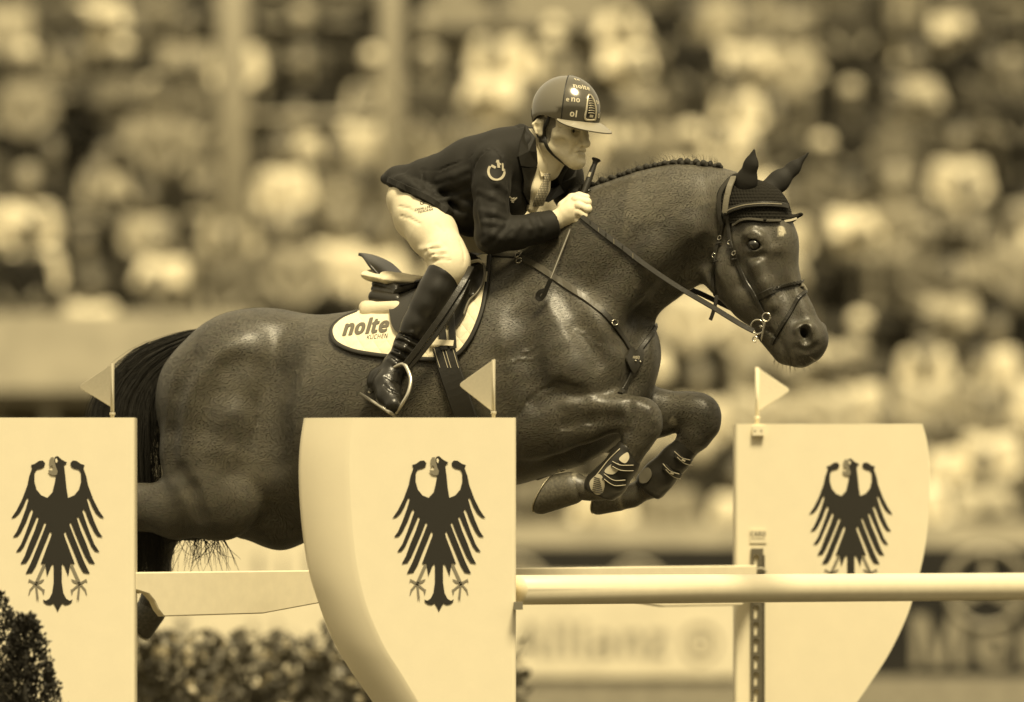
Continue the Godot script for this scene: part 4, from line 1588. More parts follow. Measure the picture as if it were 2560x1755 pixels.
func mane_and_tail(h: Node3D) -> void:
	var rng := RandomNumberGenerator.new()
	rng.seed = 31
	var hm := mat("black_hair", 0.016, 0.42, 0.5)
	# plaits sewn along the crest, each standing on the neck's top line
	var knot := Field.new()
	ell(knot, Vector3(-0.010, 0.0, 0), 0.0110, 1.0, 0.008)
	ell(knot, Vector3(0.006, 0.006, 0.003), 0.0105, 1.0, 0.005)
	ell(knot, Vector3(0.014, -0.002, -0.002), 0.009, 1.0, 0.005)
	var ks := blank()
	knot.surface(ks, Vector3(-0.034, -0.022, -0.022), Vector3(0.034, 0.028, 0.022), 0.0026)
	var km := commit(ks)
	var bm := mat("plaited_hair", 0.03, 0.6, 0.4)
	rough_relief(bm, 0.1, 0.15, 12.0, 4)
	var wisp := tool(true)
	var x := 1458.0
	while x < 1812.0:
		var lo := 380.0
		var hi := 640.0
		for i in 9:
			var m := (lo + hi) / 2
			if pick(coat, x, m)[2]:
				hi = m
			else:
				lo = m
		var an := -0.55 + 0.62 * smoothstep(1458, 1720, x) + 0.25 * smoothstep(1720, 1812, x)
		obj("braid", km, bm, h, Transform3D(Basis(Vector3(0, 0, 1), -an + rng.randf_range(-.2, .2)).scaled(Vector3(rng.randf_range(.85, 1.15), rng.randf_range(.8, 1.2), 1.0)), H(x, hi - 1, rng.randf_range(-.004, .010))))
		for i in 9:
			var up := rng.randf_range(10, 30)
			var dx := rng.randf_range(-22, 8)
			var x0 := x + rng.randf_range(-10, 10)
			hair(wisp, PackedVector3Array([H(x0, hi, .004), H(x0 + dx * .3, hi - up * .7, .006), H(x0 + dx, hi - up, .008)]), 0.0007, 3)
		x += rng.randf_range(17.0, 25.0)
	obj("loose_mane", done(wisp), mat("mane_wisp", 0.10, 0.5), h).set_meta("kind", "stuff")
	# tail
	var ts := tool(true)
	var spine := [[528, 838], [458, 868], [380, 920], [326, 1000], [312, 1110], [318, 1240], [334, 1360], [344, 1450]]
	for i in 3600:
		var off := Vector2(rng.randfn(0, 1.0), rng.randfn(0, 1.0)).limit_length(1.9)
		var lock := Vector2(sin(i / 40 * 12.9), cos(i / 40 * 7.7))
		off = off.lerp(lock * 1.3, 0.45)
		var pts := PackedVector3Array()
		var upto := rng.randi_range(5, 8)
		var curl := Vector2(rng.randfn(0, 26), rng.randfn(0, 16))
		var ph := rng.randf() * TAU
		for j in upto:
			var wd := [13.0, 22.0, 36.0, 50.0, 56.0, 56.0, 48.0, 34.0][j] as float
			var a: Array = spine[maxi(j - 1, 0)]
			var b: Array = spine[mini(j + 1, 7)]
			var d := Vector2(b[0] - a[0], b[1] - a[1]).normalized()
			var nrm := Vector2(-d.y, d.x)
			var wob := j / 7.0
			pts.append(H(spine[j][0] + nrm.x * off.x * wd + curl.x * wob + 7.0 * sin(ph + j * 1.7) * wob, spine[j][1] + nrm.y * off.x * wd + curl.y * wob + rng.randf_range(-3, 3), off.y * wd * 0.75 / S))
		hair(ts, pts, rng.randf_range(.0006, .0013), 3)
	# ends of the tail swept in below the thigh
	for i in 60:
		var x0 := rng.randf_range(440, 560)
		var x1 := x0 + rng.randfn(0, 45)
		hair(ts, PackedVector3Array([H(x0, 1335 + rng.randf_range(-6, 6), -.02), H((x0 + x1) / 2 + rng.randf_range(-16, 16), rng.randf_range(1362, 1385), -.04), H(x1, rng.randf_range(1385, 1445), -.05)]), rng.randf_range(.0009, .0020), 4)
	for i in 240:
		var x0 := rng.randf_range(325, 400)
		hair(ts, PackedVector3Array([H(x0, 1300 + rng.randf_range(-60, 20), -.02), H(x0 + rng.randfn(0, 9), 1370, -.04), H(x0 + rng.randfn(0, 18), rng.randf_range(1395, 1445), -.05)]), rng.randf_range(.0012, .0024), 3)
	obj("tail", done(ts), hm, h)
	# whiskers
	var ws := tool(true)
	for i in 34:
		var t := rng.randf()
		var p := Vector2(1938, 892).lerp(Vector2(2044, 898), t) + Vector2(0, 16.0 * sin(t * PI))
		var l := rng.randf_range(10, 28)
		var d := Vector2(lerpf(-.35, .75, t), 1.0 - .5 * t).normalized() * l
		var q := pick(coat, p.x - d.x * .6, p.y - d.y * .6)
		hair(ws, PackedVector3Array([q[0], H(p.x + d.x * .5, p.y + d.y * .5, .05), H(p.x + d.x, p.y + d.y + 3, .055)]), 0.0006, 3)
	obj("whiskers", done(ws), mat("pale_hair", 0.25, 0.5), h).set_meta("kind", "stuff")
	# eyes
	var em := mat("horse_eye", 0.008, 0.05, 0.6)
	em.clearcoat_enabled = true
	obj("eye", sphere(0.0205, 24), em, h, Transform3D(Basis.from_scale(Vector3(1.06, .9, .85)), eye_at + Vector3(.002, 0, .001)))
	obj("eye", sphere(0.0205, 24), em, h, Transform3D(Basis.from_scale(Vector3(1.06, .9, .85)), eye_at * Vector3(1, 1, -1) + Vector3(.002, 0, .04)))

func quilt_tex() -> ImageTexture:
	var im := Image.create(128, 128, false, Image.FORMAT_RGB8)
	for y in 128:
		for x in 128:
			var a := absf(fposmod(x + y, 64.0) - 32.0)
			var b := absf(fposmod(x - y + 128.0, 64.0) - 32.0)
			var v := clampf(sqrt(minf(a, b) / 32.0), 0, 1)
			im.set_pixel(x, y, Color(v, v, v))
	return ImageTexture.create_from_image(im)

func knit_tex() -> ImageTexture:
	var im := Image.create(64, 64, false, Image.FORMAT_RGB8)
	for y in 64:
		for x in 64:
			var row := y / 16
			var u := fposmod(x + (8.0 if row % 2 else 0.0), 16.0) / 16.0 - 0.5
			var v := fposmod(y, 16.0) / 16.0 - 0.5
			var d := clampf(1.15 - 2.1 * sqrt(u * u + v * v), 0, 1)
			im.set_pixel(x, y, Color(d, d, d))
	return ImageTexture.create_from_image(im)

func relief(m: StandardMaterial3D, t: Texture2D, cm: float, scale: float) -> void:
	m.heightmap_enabled = true
	m.heightmap_texture = t
	m.heightmap_scale = cm
	m.uv1_triplanar = true
	m.uv1_scale = Vector3.ONE * scale

func saddle_pad(where: Basis) -> void:
	var o := thing("saddle_pad", "white quilted saddle pad with dark binding and printed letters under the saddle", "saddle pad", Vector3.ZERO, "", where)
	var wm := mat("pad_cotton", 0.78, 0.85, 0.3)
	relief(wm, quilt_tex(), 0.35, 9.0)
	var line := [[897, 786], [862, 800], [838, 818], [831, 836], [840, 858], [864, 873], [900, 884], [970, 893], [1048, 899], [1100, 899], [1145, 887], [1172, 858], [1190, 824], [1206, 780], [1216, 730], [1223, 680], [1226, 645], [1190, 650], [1130, 690], [1040, 745], [960, 770]]
	pair("cloth", drape(coat, line, 0.003, 0.011), wm, o)
	var edge := line.slice(0, 17)
	var bm := mat("binding", 0.02, 0.7)
	var rib := tool(true)
	var ps := PackedVector3Array()
	var os := PackedVector3Array()
	for p in edge:
		var hit := pick(coat, p[0], p[1])
		ps.append(hit[0] + hit[1] * 0.006); os.append(hit[1])
	ps = curve(ps, 5)
	var oo := PackedVector3Array()
	for i in ps.size():
		oo.append(os[mini(i / 5, os.size() - 1)].lerp(os[mini(i / 5 + 1, os.size() - 1)], (i % 5) / 5.0).normalized())
	sweep(rib, ps, oo, PackedFloat32Array([0.015]), 0.010)
	pair("binding", done(rib), bm, o)
	# print
	for w in [["nolte", 921, 824, 0.050, 0.22, 800, 0.12, 0.105], ["KÜCHEN", 948, 847, 0.0155, 0.15, 500, 0.03, 1.15]]:
		var st := tool()
		var q: Array = letters(w[0], w[3], w[5], w[4])
		for pass_no in (5 if w[5] > 600 else 1):
			var shift: Vector2 = [Vector2.ZERO, Vector2(1.5, 0), Vector2(-1.5, 0), Vector2(0.8, 1.0), Vector2(-0.8, -1.0)][pass_no]
			for i in range(0, q.size(), 3):
				for j in 3:
					var v: Vector2 = q[i + j] * S + shift
					var an := deg_to_rad(5.0)
					var hit := pick(coat, w[1] + v.x * cos(an) * 0.93 + v.y * sin(an), w[2] - v.x * sin(an) - v.y * cos(an) * 0.95)
					st.add_vertex(hit[0] + hit[1] * (0.0155 + 0.00025 * pass_no))
		obj("lettering", done(st), mat("print", w[6], 0.7), o)

func saddle(where: Basis) -> void:
	var o := thing("saddle", "dark leather jumping saddle with curved cantle on a white half pad", "saddle", Vector3.ZERO, "", where)
	var lm := leather(0.02, 0.33)
	var sp := PackedVector3Array()
	var so := PackedVector3Array()
	for p in [[904, 640], [922, 645], [944, 659], [968, 684], [994, 711], [1030, 718], [1090, 702], [1150, 668], [1192, 638]]:
		sp.append(H(p[0], p[1], 0))
	sp = curve(sp, 4)
	for i in sp.size():
		var d := sp[mini(i + 1, sp.size() - 1)] - sp[maxi(i - 1, 0)]
		so.append(Vector3(-d.y, d.x, 0).normalized())
	var sw := PackedFloat32Array()
	for i in sp.size():
		var t := float(i) / (sp.size() - 1)
		sw.append(lerpf(.07, .26, smoothstep(0, .34, t)) if t < .4 else lerpf(.26, .16, smoothstep(.45, 1, t)))
	var seat := tool(true)
	sweep(seat, sp, so, sw, 0.011)
	var panel := Field.new()
	for s in [1.0]:
		var d := 0.0
		chain(panel, [[942 + d, 710, .10 * s, 13], [990 + d, 722, .13 * s, 14]], .004)
		chain(panel, [[938 + d, 722, .115 * s, 11], [990 + d, 734, .145 * s, 12]], .003)
		chain(panel, [[938 + d, 742, .13 * s, 18, .9], [992 + d, 752, .165 * s, 18, .9]], .004)
	var wool_f := Field.new()
	chain(wool_f, [[944, 690, 0, 17, 6.5], [1000, 702, 0, 19, 5.5], [1060, 706, 0, 16, 5]], .01)
	for s in [1.0, -1.0]:
		var d := 0.0 if s > 0 else 60.0
		chain(wool_f, [[916 + d, 770, .10 * s, 20], [924 + d, 776, .15 * s, 21], [990 + d, 772, .2 * s, 20]], .02)
	var b := job(panel, Vector3(-0.62, 2.4, -0.26), Vector3(-0.3, 2.62, 0.26), 0.005)
	var c := job(wool_f, Vector3(-0.62, 2.3, -0.27), Vector3(-0.2, 2.64, 0.27), 0.006)
	run_jobs()
	obj("seat", done(seat), lm, o)
	pair("panel", commit(b), lm, o)
	var fm := mat("sheepskin", 0.74, 0.95, 0.2)
	rough_relief(fm, 0.08, 0.25, 10.0, 9)
	obj("half_pad", commit(c), fm, o)
	# flaps
	pair("flap", drape(coat, [[984, 730], [1010, 716], [1046, 712], [1080, 740], [1060, 800], [1030, 845], [1004, 842], [988, 822], [981, 775]], 0.020, 0.008, 10.0), lm, o)
	var front := [[1112, 690], [1150, 668], [1182, 650], [1206, 660], [1217, 684], [1214, 716], [1198, 744], [1180, 764], [1168, 796], [1144, 826], [1118, 812], [1104, 760]]
	pair("flap", drape(coat, front, 0.020, 0.008, 10.0), lm, o)
	var edge := mat("flap_edge", 0.16, 0.4)
	pair("flap_edge", outline_tube(coat, front.slice(3, 9), 0.030, 0.0035, false), edge, o)
	var roll := Field.new()
	var r0: Vector3 = pick(coat, 1198, 676)[0]
	var r1: Vector3 = pick(coat, 1188, 740)[0]
	var out := Vector3(0, 0, 0.03)
	roll.add(0, r0 + out, r1 + out, 0.017, 0.014, 0.8, 0.8, 0.01)
	var rs := job(roll, r0.min(r1) - Vector3.ONE * .05, r0.max(r1) + Vector3.ONE * .06, 0.005)
	run_jobs()
	pair("knee_roll", commit(rs), lm, o)
	# pale edge of the gullet by the withers
	pair("gullet_edge", tubed(PackedVector3Array([H(1176, 656, .12), H(1196, 652, .125), H(1212, 660, .13)]), PackedFloat32Array([.006]), 5, 8), fm, o)
	# billets, girth and the loop that holds them
	var girth := [[1112, 868], [1122, 910], [1142, 970], [1166, 1040], [1192, 1110], [1216, 1170]]
	var gm := leather(0.014, 0.45)
	pair("girth", ribbon_on(coat, girth, 56, 0.010, 0.014, 4), gm, o)
	pair("billet", ribbon_on(coat, [[1104, 770], [1112, 830], [1116, 880]], 18, 0.005, 0.026, 4), lm, o)
	pair("billet", ribbon_on(coat, [[1134, 770], [1138, 826], [1140, 876]], 18, 0.005, 0.026, 4), lm, o)
	pair("girth_loop", ribbon_on(coat, [[1082, 864], [1112, 864], [1142, 864]], 15, 0.003, 0.030, 4), mat("white_webbing", 0.7, 0.8), o)
	var thread := mat("pale_stitching", 0.4, 0.7)
	for d in [-24, -4, 4, 24]:
		pair("stitching", ribbon_on(coat, [[1114 + d, 876], [1124 + d, 910], [1128 + d, 922]], 1.6, 0.001, 0.0248, 3), thread, o)
	# stirrup leathers and irons, both sides
	var sl := leather(0.018, 0.35)
	var outward := Vector3(0.1, 0.05, 1)
	pair("stirrup_leather", ribbon(PackedVector3Array([H(1178, 668, .27), H(1158, 706, .335), H(1108, 784, .388), H(1052, 862, .405), H(1012, 914, .405)]), outward, 0.021, 0.004), sl, o)
	pair("stirrup_leather", ribbon(PackedVector3Array([H(1170, 700, .30), H(1140, 760, .36), H(1090, 836, .392), H(1046, 892, .40), H(1018, 922, .40)]), outward, 0.018, 0.004), sl, o)
	var steel := mat("steel", 0.55, 0.28)
	steel.metallic = 0.9
	steel.albedo_color = Color(0.80, 0.78, 0.72)
	pair("stirrup_iron", tubed(PackedVector3Array([H(990, 1033, .46), H(1004, 1012, .465), H(1020, 984, .455), H(1027, 950, .435), H(1019, 924, .415), H(1008, 911, .402), H(990, 917, .39), H(968, 930, .375), H(944, 955, .362), H(922, 982, .36)]), PackedFloat32Array([.006, .007, .007, .007, .0075, .008, .0075, .007, .007, .006]), 5, 10), steel, o)
	pair("stirrup_arm_cover", tubed(PackedVector3Array([H(966, 932, .378), H(946, 954, .366), H(926, 978, .362)]), PackedFloat32Array([.012, .0125, .012]), 5, 10), mat("rubber", 0.03, 0.5), o)
	var tread := tool(true)
	sweep(tread, PackedVector3Array([H(914, 988, .36), H(952, 1012, .41), H(990, 1036, .46)]), PackedVector3Array([Vector3(-.4, -1, .3), Vector3(-.4, -1, .3), Vector3(-.4, -1, .3)]), PackedFloat32Array([.06]), .012)
	pair("stirrup_tread", done(tread), steel, o)
	# spur strap and buckle lie on the boot
	pair("spur_strap", ribbon(PackedVector3Array([H(948, 926, .372), H(968, 930, .388), H(992, 924, .392)]), Vector3(0, 0.2, 1), 0.012, 0.003), sl, o)

func breastplate(where: Basis) -> void:
	var o := thing("breastplate", "brown leather breastplate buckled across the horse's chest and shoulders", "breastplate", Vector3.ZERO, "", where)
	var lm := leather(0.07, 0.38)
	var dk := leather(0.025, 0.38)
	var steel := mat("steel", 0.6, 0.25)
	steel.metallic = 0.9
	steel.albedo_color = Color(0.80, 0.78, 0.72)
	obj("shoulder_strap", ribbon_on(coat, [[1190, 640], [1230, 638], [1296, 640]], 11, 0.005, 0.001), dk, o)
	obj("shoulder_strap", ribbon_on(coat, [[1306, 648], [1340, 664], [1413, 712], [1470, 750], [1508, 778]], 17, 0.006, 0.001), lm, o)
	obj("shoulder_strap", ribbon_on(coat, [[1504, 776], [1530, 804], [1552, 836], [1574, 872]], 14, 0.006, 0.001), dk, o)
	obj("far_strap", ribbon_on(coat, [[1644, 800], [1634, 826], [1612, 858], [1594, 880]], 12, 0.006, 0.001), dk, o)
	obj("chest_piece", drape(coat, [[1576, 868], [1590, 880], [1604, 870], [1608, 892], [1594, 920], [1580, 932], [1568, 916], [1562, 892]], 0.002, 0.008, 7.0), dk, o)
	obj("belly_strap", ribbon_on(coat, [[1580, 926], [1572, 945], [1560, 968], [1550, 985]], 13, 0.006, 0.001), dk, o)
	obj("belly_strap", ribbon(PackedVector3Array([H(1520, 1070, .0), H(1480, 1112, .0), H(1440, 1150, .0), H(1400, 1172, .0), H(1340, 1196, 0)]), Vector3(0.5, -1, .4), 0.024, 0.005), dk, o)
	for p in [[1584, 903], [1598, 905]]:
		var hit := pick(coat, p[0], p[1])
		obj("stud", sphere(0.0042, 10), steel, o, Transform3D(Basis(), hit[0] + hit[1] * .011))
	for b in [[1534, 806, 9, 7], [1298, 640, 8, 10], [1300, 655, 8, 8], [1402, 1170, 10, 8]]:
		var hit := pick(coat, b[0], b[1])
		var n: Vector3 = hit[1]
		var u := n.cross(Vector3.UP).normalized()
		obj("buckle", tubed(loop(hit[0] + n * .009, u * (b[2] / S), n.cross(u) * (b[3] / S), 0, TAU, 14), PackedFloat32Array([.0022]), 1, 6), steel, o)
	var pr := mat("print", 0.45, 0.5)
	var st := tool()
	var q: Array = letters("FREEJ", 0.010, 600, .2)
	for i in q.size():
		var v: Vector2 = q[i] * S
		var hit := pick(coat, 1586 + v.x * .8, 895 - v.y * .9)
		st.add_vertex(hit[0] + hit[1] * .0112)
	obj("lettering", done(st), pr, o)

func head_gear(where: Basis) -> void:
	# ear bonnet
	var f := bonnet_f
	chain(f, [[1835, 512, .01, 79, .8], [1886, 545, .015, 89, .79], [1903, 606, .02, 94, .77]], .02)
	cut(f, [1820, 566], [1990, 551], .004)
	cut(f, [1836, 438], [1799, 500], .004)
	cut(f, [1799, 490], [1803, 570], .004)
	var ears := []
	for q in [[[[1854, 492, .05, 27, .7], [1866, 452, .07, 26, .6], [1878, 410, .084, 16, .55], [1886, 370, .09, 2, .6]], [[1886, 470, .12, 9], [1890, 430, .13, 11], [1889, 396, .118, 5]]], [[[1918, 478, -.05, 27, .7], [1948, 452, -.07, 25, .6], [1984, 420, -.088, 15, .55], [2021, 382, -.097, 2, .6]], [[1946, 482, -.02, 8], [1980, 446, -.045, 9], [2008, 408, -.07, 4]]]]:
		var ef := Field.new()
		chain(ef, q[0], .012)
		chain(ef, q[1], .012, 1)
		ears.append(job(ef, Vector3(0.7, 2.75, -0.2), Vector3(1.2, 3.1, 0.2), 0.0045))
	chain(f, [[1948, 548, .045, 7, 2.2], [1980, 546, .015, 7, 3], [2002, 536, -.005, 5, 3]], .01)
	crease(f, [[1832, 562], [1850, 552], [1872, 550], [1910, 552], [1945, 552]], 4.5, .004, 0)
	clad = coat.grown(0.0)
	# the bonnet, joined to the head, for the straps to lie on
	chain(clad, [[1835, 512, .01, 79, .8], [1886, 545, .015, 89, .79]], .02)
	var st := job(f, Vector3(0.66, 2.68, -0.2), Vector3(1.2, 3.08, 0.2), 0.0045)
	run_jobs()
	var bm := mat("bonnet_knit", 0.014, 0.9, 0.3)
	relief(bm, knit_tex(), 0.4, 22.0)
	var o := thing("ear_bonnet", "dark crocheted ear bonnet covering the horse's ears and forehead", "ear bonnet", Vector3.ZERO, "", where)
	obj("knit", commit(st), bm, o)
	var em := mat("ear_cloth", 0.014, 0.7, 0.4)
	rough_relief(em, 0.3, 0.03, 9.0, 7)
	for e in ears:
		obj("ear_sleeve", commit(e), em, o)
	obj("trim", ribbon_on(clad, [[1834, 444], [1812, 466], [1800, 494], [1800, 530], [1806, 560]], 11, 0.006, 0.004), mat("ribbed_trim", 0.03, 0.9), o)
	obj("trim", ribbon_on(coat, [[1835, 564], [1862, 549], [1905, 551], [1950, 554]], 6, 0.009, 0.004), mat("cord_trim", 0.07, 0.8), o)
	var lt := mat("pale_thread", 0.4, 0.8)
	obj("emblem", ribbon(PackedVector3Array([H(1960, 553, .06), H(1976, 551, .045), H(1992, 546, .03)]), Vector3(0.3, 0.2, 1), 0.008, 0.002), lt, o)
	# bridle
	var b := thing("bridle", "dark leather bridle with pale headpiece, braided noseband and metal bit", "bridle", Vector3.ZERO, "", where)
	var lm := leather(0.022, 0.3)
	var pale := leather(0.16, 0.4)
	var steel := mat("bit_metal", 0.75, 0.2)
	steel.metallic = 0.9
	steel.albedo_color = Color(0.80, 0.78, 0.72)
	obj("headpiece", ribbon_on(clad, [[1838, 448], [1826, 470], [1820, 500], [1817, 532]], 15, 0.006, 0.012), pale, b)
	obj("browband", ribbon_on(clad, [[1811, 534], [1835, 523], [1870, 515], [1910, 512], [1950, 515], [1964, 520]], 14, 0.007, 0.008), lm, b)
	obj("browband_piping", ribbon_on(clad, [[1814, 533], [1835, 523], [1870, 515], [1910, 512], [1948, 514]], 3, 0.0085, 0.009), mat("piping", 0.2, 0.3), b)
	obj("cheekpiece", ribbon_on(coat, [[1819, 536], [1824, 580], [1832, 622], [1846, 664], [1866, 704], [1888, 742], [1910, 784]], 11, 0.006, 0.003), lm, b)
	obj("throatlash", ribbon_on(coat, [[1813, 540], [1803, 580], [1793, 622], [1786, 670], [1784, 716], [1790, 738]], 9, 0.005, 0.003), lm, b)
	obj("throatlash", ribbon(PackedVector3Array([H(1792, 738, .09), H(1788, 764, .095), H(1780, 790, .098), H(1776, 800, .098)]), Vector3(0, 0, 1), 0.013, 0.004), lm, b)
	# braided noseband: a row of overlapping strands
	obj("noseband", ribbon_on(coat, [[1896, 744], [1912, 735], [1934, 724]], 16, 0.006, 0.002), lm, b)
	var nose := []
	for i in 15:
		var t := i / 14.0
		nose.append([lerpf(1930, 2006, t), lerpf(724, 706, t) - 3.0 * sin(t * PI)])
	obj("noseband", ribbon_on(coat, nose, 7, 0.007, 0.001, 1), lm, b)
	for i in 12:
		var t := (i + .5) / 12.0
		var x := lerpf(1930, 2004, t)
		var y := lerpf(724, 706, t) - 3.0 * sin(t * PI)
		obj("plait", ribbon_on(coat, [[x - 4, y + 4], [x + 3, y - 4]], 4.5, 0.004, 0.006, 2), lm, b)
	obj("nose_ring", ribbon_on(coat, [[2000, 712], [2010, 718], [2014, 728]], 12, 0.007, 0.001, 3), pale, b)
	obj("flash_strap", ribbon_on(coat, [[2014, 730], [1998, 742], [1978, 776], [1956, 812], [1936, 846], [1930, 860]], 9, 0.006, 0.002), lm, b)
	obj("flash_strap", ribbon_on(coat, [[2014, 728], [2024, 736], [2030, 748]], 8, 0.006, 0.002, 3), lm, b)
	# bit
	var c: Vector3 = pick(coat, 1896, 800)[0] + Vector3(0, 0, .02)
	var bit := obj("bit", tubed(loop(H(1894, 817, c.z), Vector3(.0245, 0, 0), Vector3(0, .0245, 0)), PackedFloat32Array([.0032]), 1, 8), steel, b)
	obj("ring", tubed(loop(H(1916, 793, c.z + .004), Vector3(.0145, 0, 0), Vector3(0, .0145, 0), 0, TAU, 18), PackedFloat32Array([.003]), 1, 8), steel, bit)
	obj("shank", tubed(PackedVector3Array([H(1914, 800, c.z + .006), H(1909, 820, c.z + .007), H(1903, 852, c.z + .006)]), PackedFloat32Array([.005, .0045, .003]), 3, 8), steel, bit)
	obj("ring", tubed(loop(H(1888, 848, c.z + .004), Vector3(.009, 0, 0), Vector3(0, .009, 0), 0, TAU * .8, 14), PackedFloat32Array([.0026]), 1, 8), steel, bit)
	obj("mouthpiece", tubed(PackedVector3Array([H(1900, 816, c.z), H(1914, 818, c.z - .03), H(1922, 820, 0.0)]), PackedFloat32Array([.006]), 3, 8), steel, bit)
	for q in [[1828, 606], [1836, 632], [1799, 594], [1790, 640]]:
		var hit := pick(coat, q[0], q[1])
		obj("buckle", tubed(loop(hit[0] + hit[1] * .009, Vector3(.0065, 0, 0), Vector3(.002, .0075, 0), 0, TAU, 8), PackedFloat32Array([.0015]), 1, 6), steel, b)
		obj("keeper", ribbon_on(coat, [[q[0] - 7, q[1] + 16], [q[0] + 8, q[1] + 13]], 4, 0.005, 0.006, 2), lm, b)
	# reins
	var pts := [[1456, 543, .11], [1490, 570, .125], [1522, 594, .155], [1558, 620, .175], [1607, 657, .185], [1688, 713, .165], [1781, 768, .135], [1850, 810, .115], [1884, 828, .105]]
	var rp := PackedVector3Array()
	for q in pts:
		var hit := pick(coat, q[0], q[1])
		rp.append(hit[0] + hit[1] * .005 if q[0] < 1640 and hit[2] else H(q[0], q[1], q[2]))
	obj("rein", ribbon(rp, Vector3(0.05, 0.45, 1), 0.0185, 0.0045), lm, b)
	for i in 6:
		var t := curve(rp, 12)
		var k := 8 + i * 7
		var d := t[k + 1] - t[k]
		obj("rein_stop", ribbon(PackedVector3Array([t[k] + Vector3(0, .009, .003), t[k] + Vector3(0.001, -.009, .004)]), Vector3(0.05, 0.45, 1), 0.004, 0.003, 2), pale if i % 2 else lm, b)
	obj("rein", ribbon(PackedVector3Array([H(1500, 545, -.09), H(1600, 640, -.17), H(1705, 712, -.14), H(1760, 738, -.12), H(1826, 770, -.1), H(1890, 800, -.08)]), Vector3(0.05, 0.45, 1), 0.0185, 0.0045), lm, b)
	obj("rein", ribbon(PackedVector3Array([H(1452, 488, .07), H(1462, 480, .065), H(1474, 476, .055), H(1488, 480, .03), H(1500, 488, .0)]), Vector3(0, 1, 0.3), 0.016, 0.004), lm, b)

func leg_boots(where: Basis) -> void:
	var shell := leather(0.02, 0.35)
	var bright := mat("ribbed_shell", 0.35, 0.35)
	var pale := mat("pale_edging", 0.5, 0.5)
	var data := [["tendon boot with ribbed silver shell strapped to the horse's near foreleg", .15, [[1578, 1112], [1558, 1156], [1526, 1200], [1504, 1218]], [31, 39, 44, 45]], ["dark tendon boot with two lettered straps on the farther foreleg", -.14, [[1724, 1108], [1688, 1148], [1648, 1190], [1630, 1210]], [31, 37, 41, 42]]]
	for k in 2:
		var d: Array = data[k]
		var w: float = d[1]
		var f := Field.new()
		for i in 3:
			f.add(0, H(d[2][i][0], d[2][i][1], w), H(d[2][i + 1][0], d[2][i + 1][1], w), d[3][i] / S, d[3][i + 1] / S, 1.05, 1.05, .012)
		var a := H(d[2][0][0], d[2][0][1], w)
		var dir := (H(d[2][1][0], d[2][1][1], w) - a).normalized()
		f.add(2, a + dir * .004, a - dir, 0, 0, 1, 1, .004)
		f.b[f.n - 1] = -dir
		var e := H(d[2][3][0], d[2][3][1], w)
		f.add(2, e + dir * .028, e + dir, 0, 0, 1, 1, .01)
		f.b[f.n - 1] = dir
		var lo := H(1440 + 130 * k, 1280, w) - Vector3(.02, .02, .09)
		var hi := H(1640 + 130 * k, 1070, w) + Vector3(.02, .02, .09)
		var st := job(f, lo, hi, 0.005)
		run_jobs()
		var o := thing("tendon_boot", d[0], "leg boot", Vector3.ZERO, "boots on the forelegs", where)
		obj("shell", commit(st), shell, o)
		if k == 0:
			var rb := drape(f, [[1484, 1196], [1500, 1186], [1512, 1204], [1508, 1228], [1494, 1236], [1480, 1224], [1476, 1208]], 0.001, 0.004, 5.0)
			var plate_o := obj("strike_plate", rb, bright, o)
			for i in 8:
				var t := i / 7.0
				obj("rib", ribbon_on(f, [[lerpf(1486, 1480, t) + 2, lerpf(1194, 1228, t)], [lerpf(1502, 1508, t), lerpf(1198, 1232, t)]], 1.6, 0.003, 0.004, 3), shell, plate_o)
			obj("badge", drape(f, [[1548, 1148], [1562, 1134], [1570, 1132], [1572, 1146], [1562, 1158]], 0.001, 0.003, 5.0), pale, o)
			obj("badge", drape(f, [[1512, 1180], [1528, 1162], [1546, 1158], [1548, 1172], [1532, 1186]], 0.001, 0.003, 5.0), bright, o)
			obj("edging", outline_tube(f, [[1566, 1108], [1548, 1124], [1520, 1152], [1498, 1180], [1482, 1200]], 0.001, 0.0016, false), pale, o)
			for p in [[[1532, 1160], [1552, 1168], [1580, 1168]], [[1510, 1192], [1534, 1206], [1560, 1204]]]:
				obj("strap", ribbon_on(f, p, 14, 0.005, 0.003), shell, o)
				obj("strap_edging", ribbon_on(f, [[p[0][0] + 2, p[0][1] - 6], [p[1][0], p[1][1] - 6], [p[2][0], p[2][1] - 6]], 1.5, 0.003, 0.007), pale, o)
				obj("strap_edging", ribbon_on(f, [[p[0][0] + 2, p[0][1] + 6], [p[1][0], p[1][1] + 6], [p[2][0], p[2][1] + 6]], 1.5, 0.003, 0.007), pale, o)
		else:
			obj("strike_plate", drape(f, [[1602, 1184], [1622, 1170], [1630, 1188], [1618, 1206], [1602, 1206]], 0.001, 0.004, 5.0), mat("ribbed_grey", 0.12, 0.4), o)
			for p in [[[1690, 1136], [1706, 1150], [1724, 1154]], [[1662, 1166], [1678, 1182], [1698, 1188]]]:
				obj("strap", ribbon_on(f, p, 15, 0.005, 0.003), shell, o)
				for s in [-6.5, 6.5]:
					obj("strap_edging", ribbon_on(f, [[p[0][0] + s * .4, p[0][1] + s], [p[1][0] + s * .4, p[1][1] + s], [p[2][0] + s * .3, p[2][1] + s]], 1.5, 0.003, 0.006), pale, o)
				obj("strap_mark", ribbon_on(f, [[p[1][0] - 3, p[1][1] - 2], [p[1][0] + 4, p[1][1] + 1]], 4, 0.002, 0.008, 2), pale, o)

func tack() -> void:
	var where := horse_frame()
	saddle_pad(where)
	saddle(where)
	breastplate(where)
	head_gear(where)
	leg_boots(where)
# ---------------------------------------------------------------- the obstacle
const NEAR_Z := 1.0
const FAR_Z := -1.7

func flat(px: float, py: float, z: float) -> Vector2:
	var p := W(px, py, z)
	return Vector2(p.x, p.y)

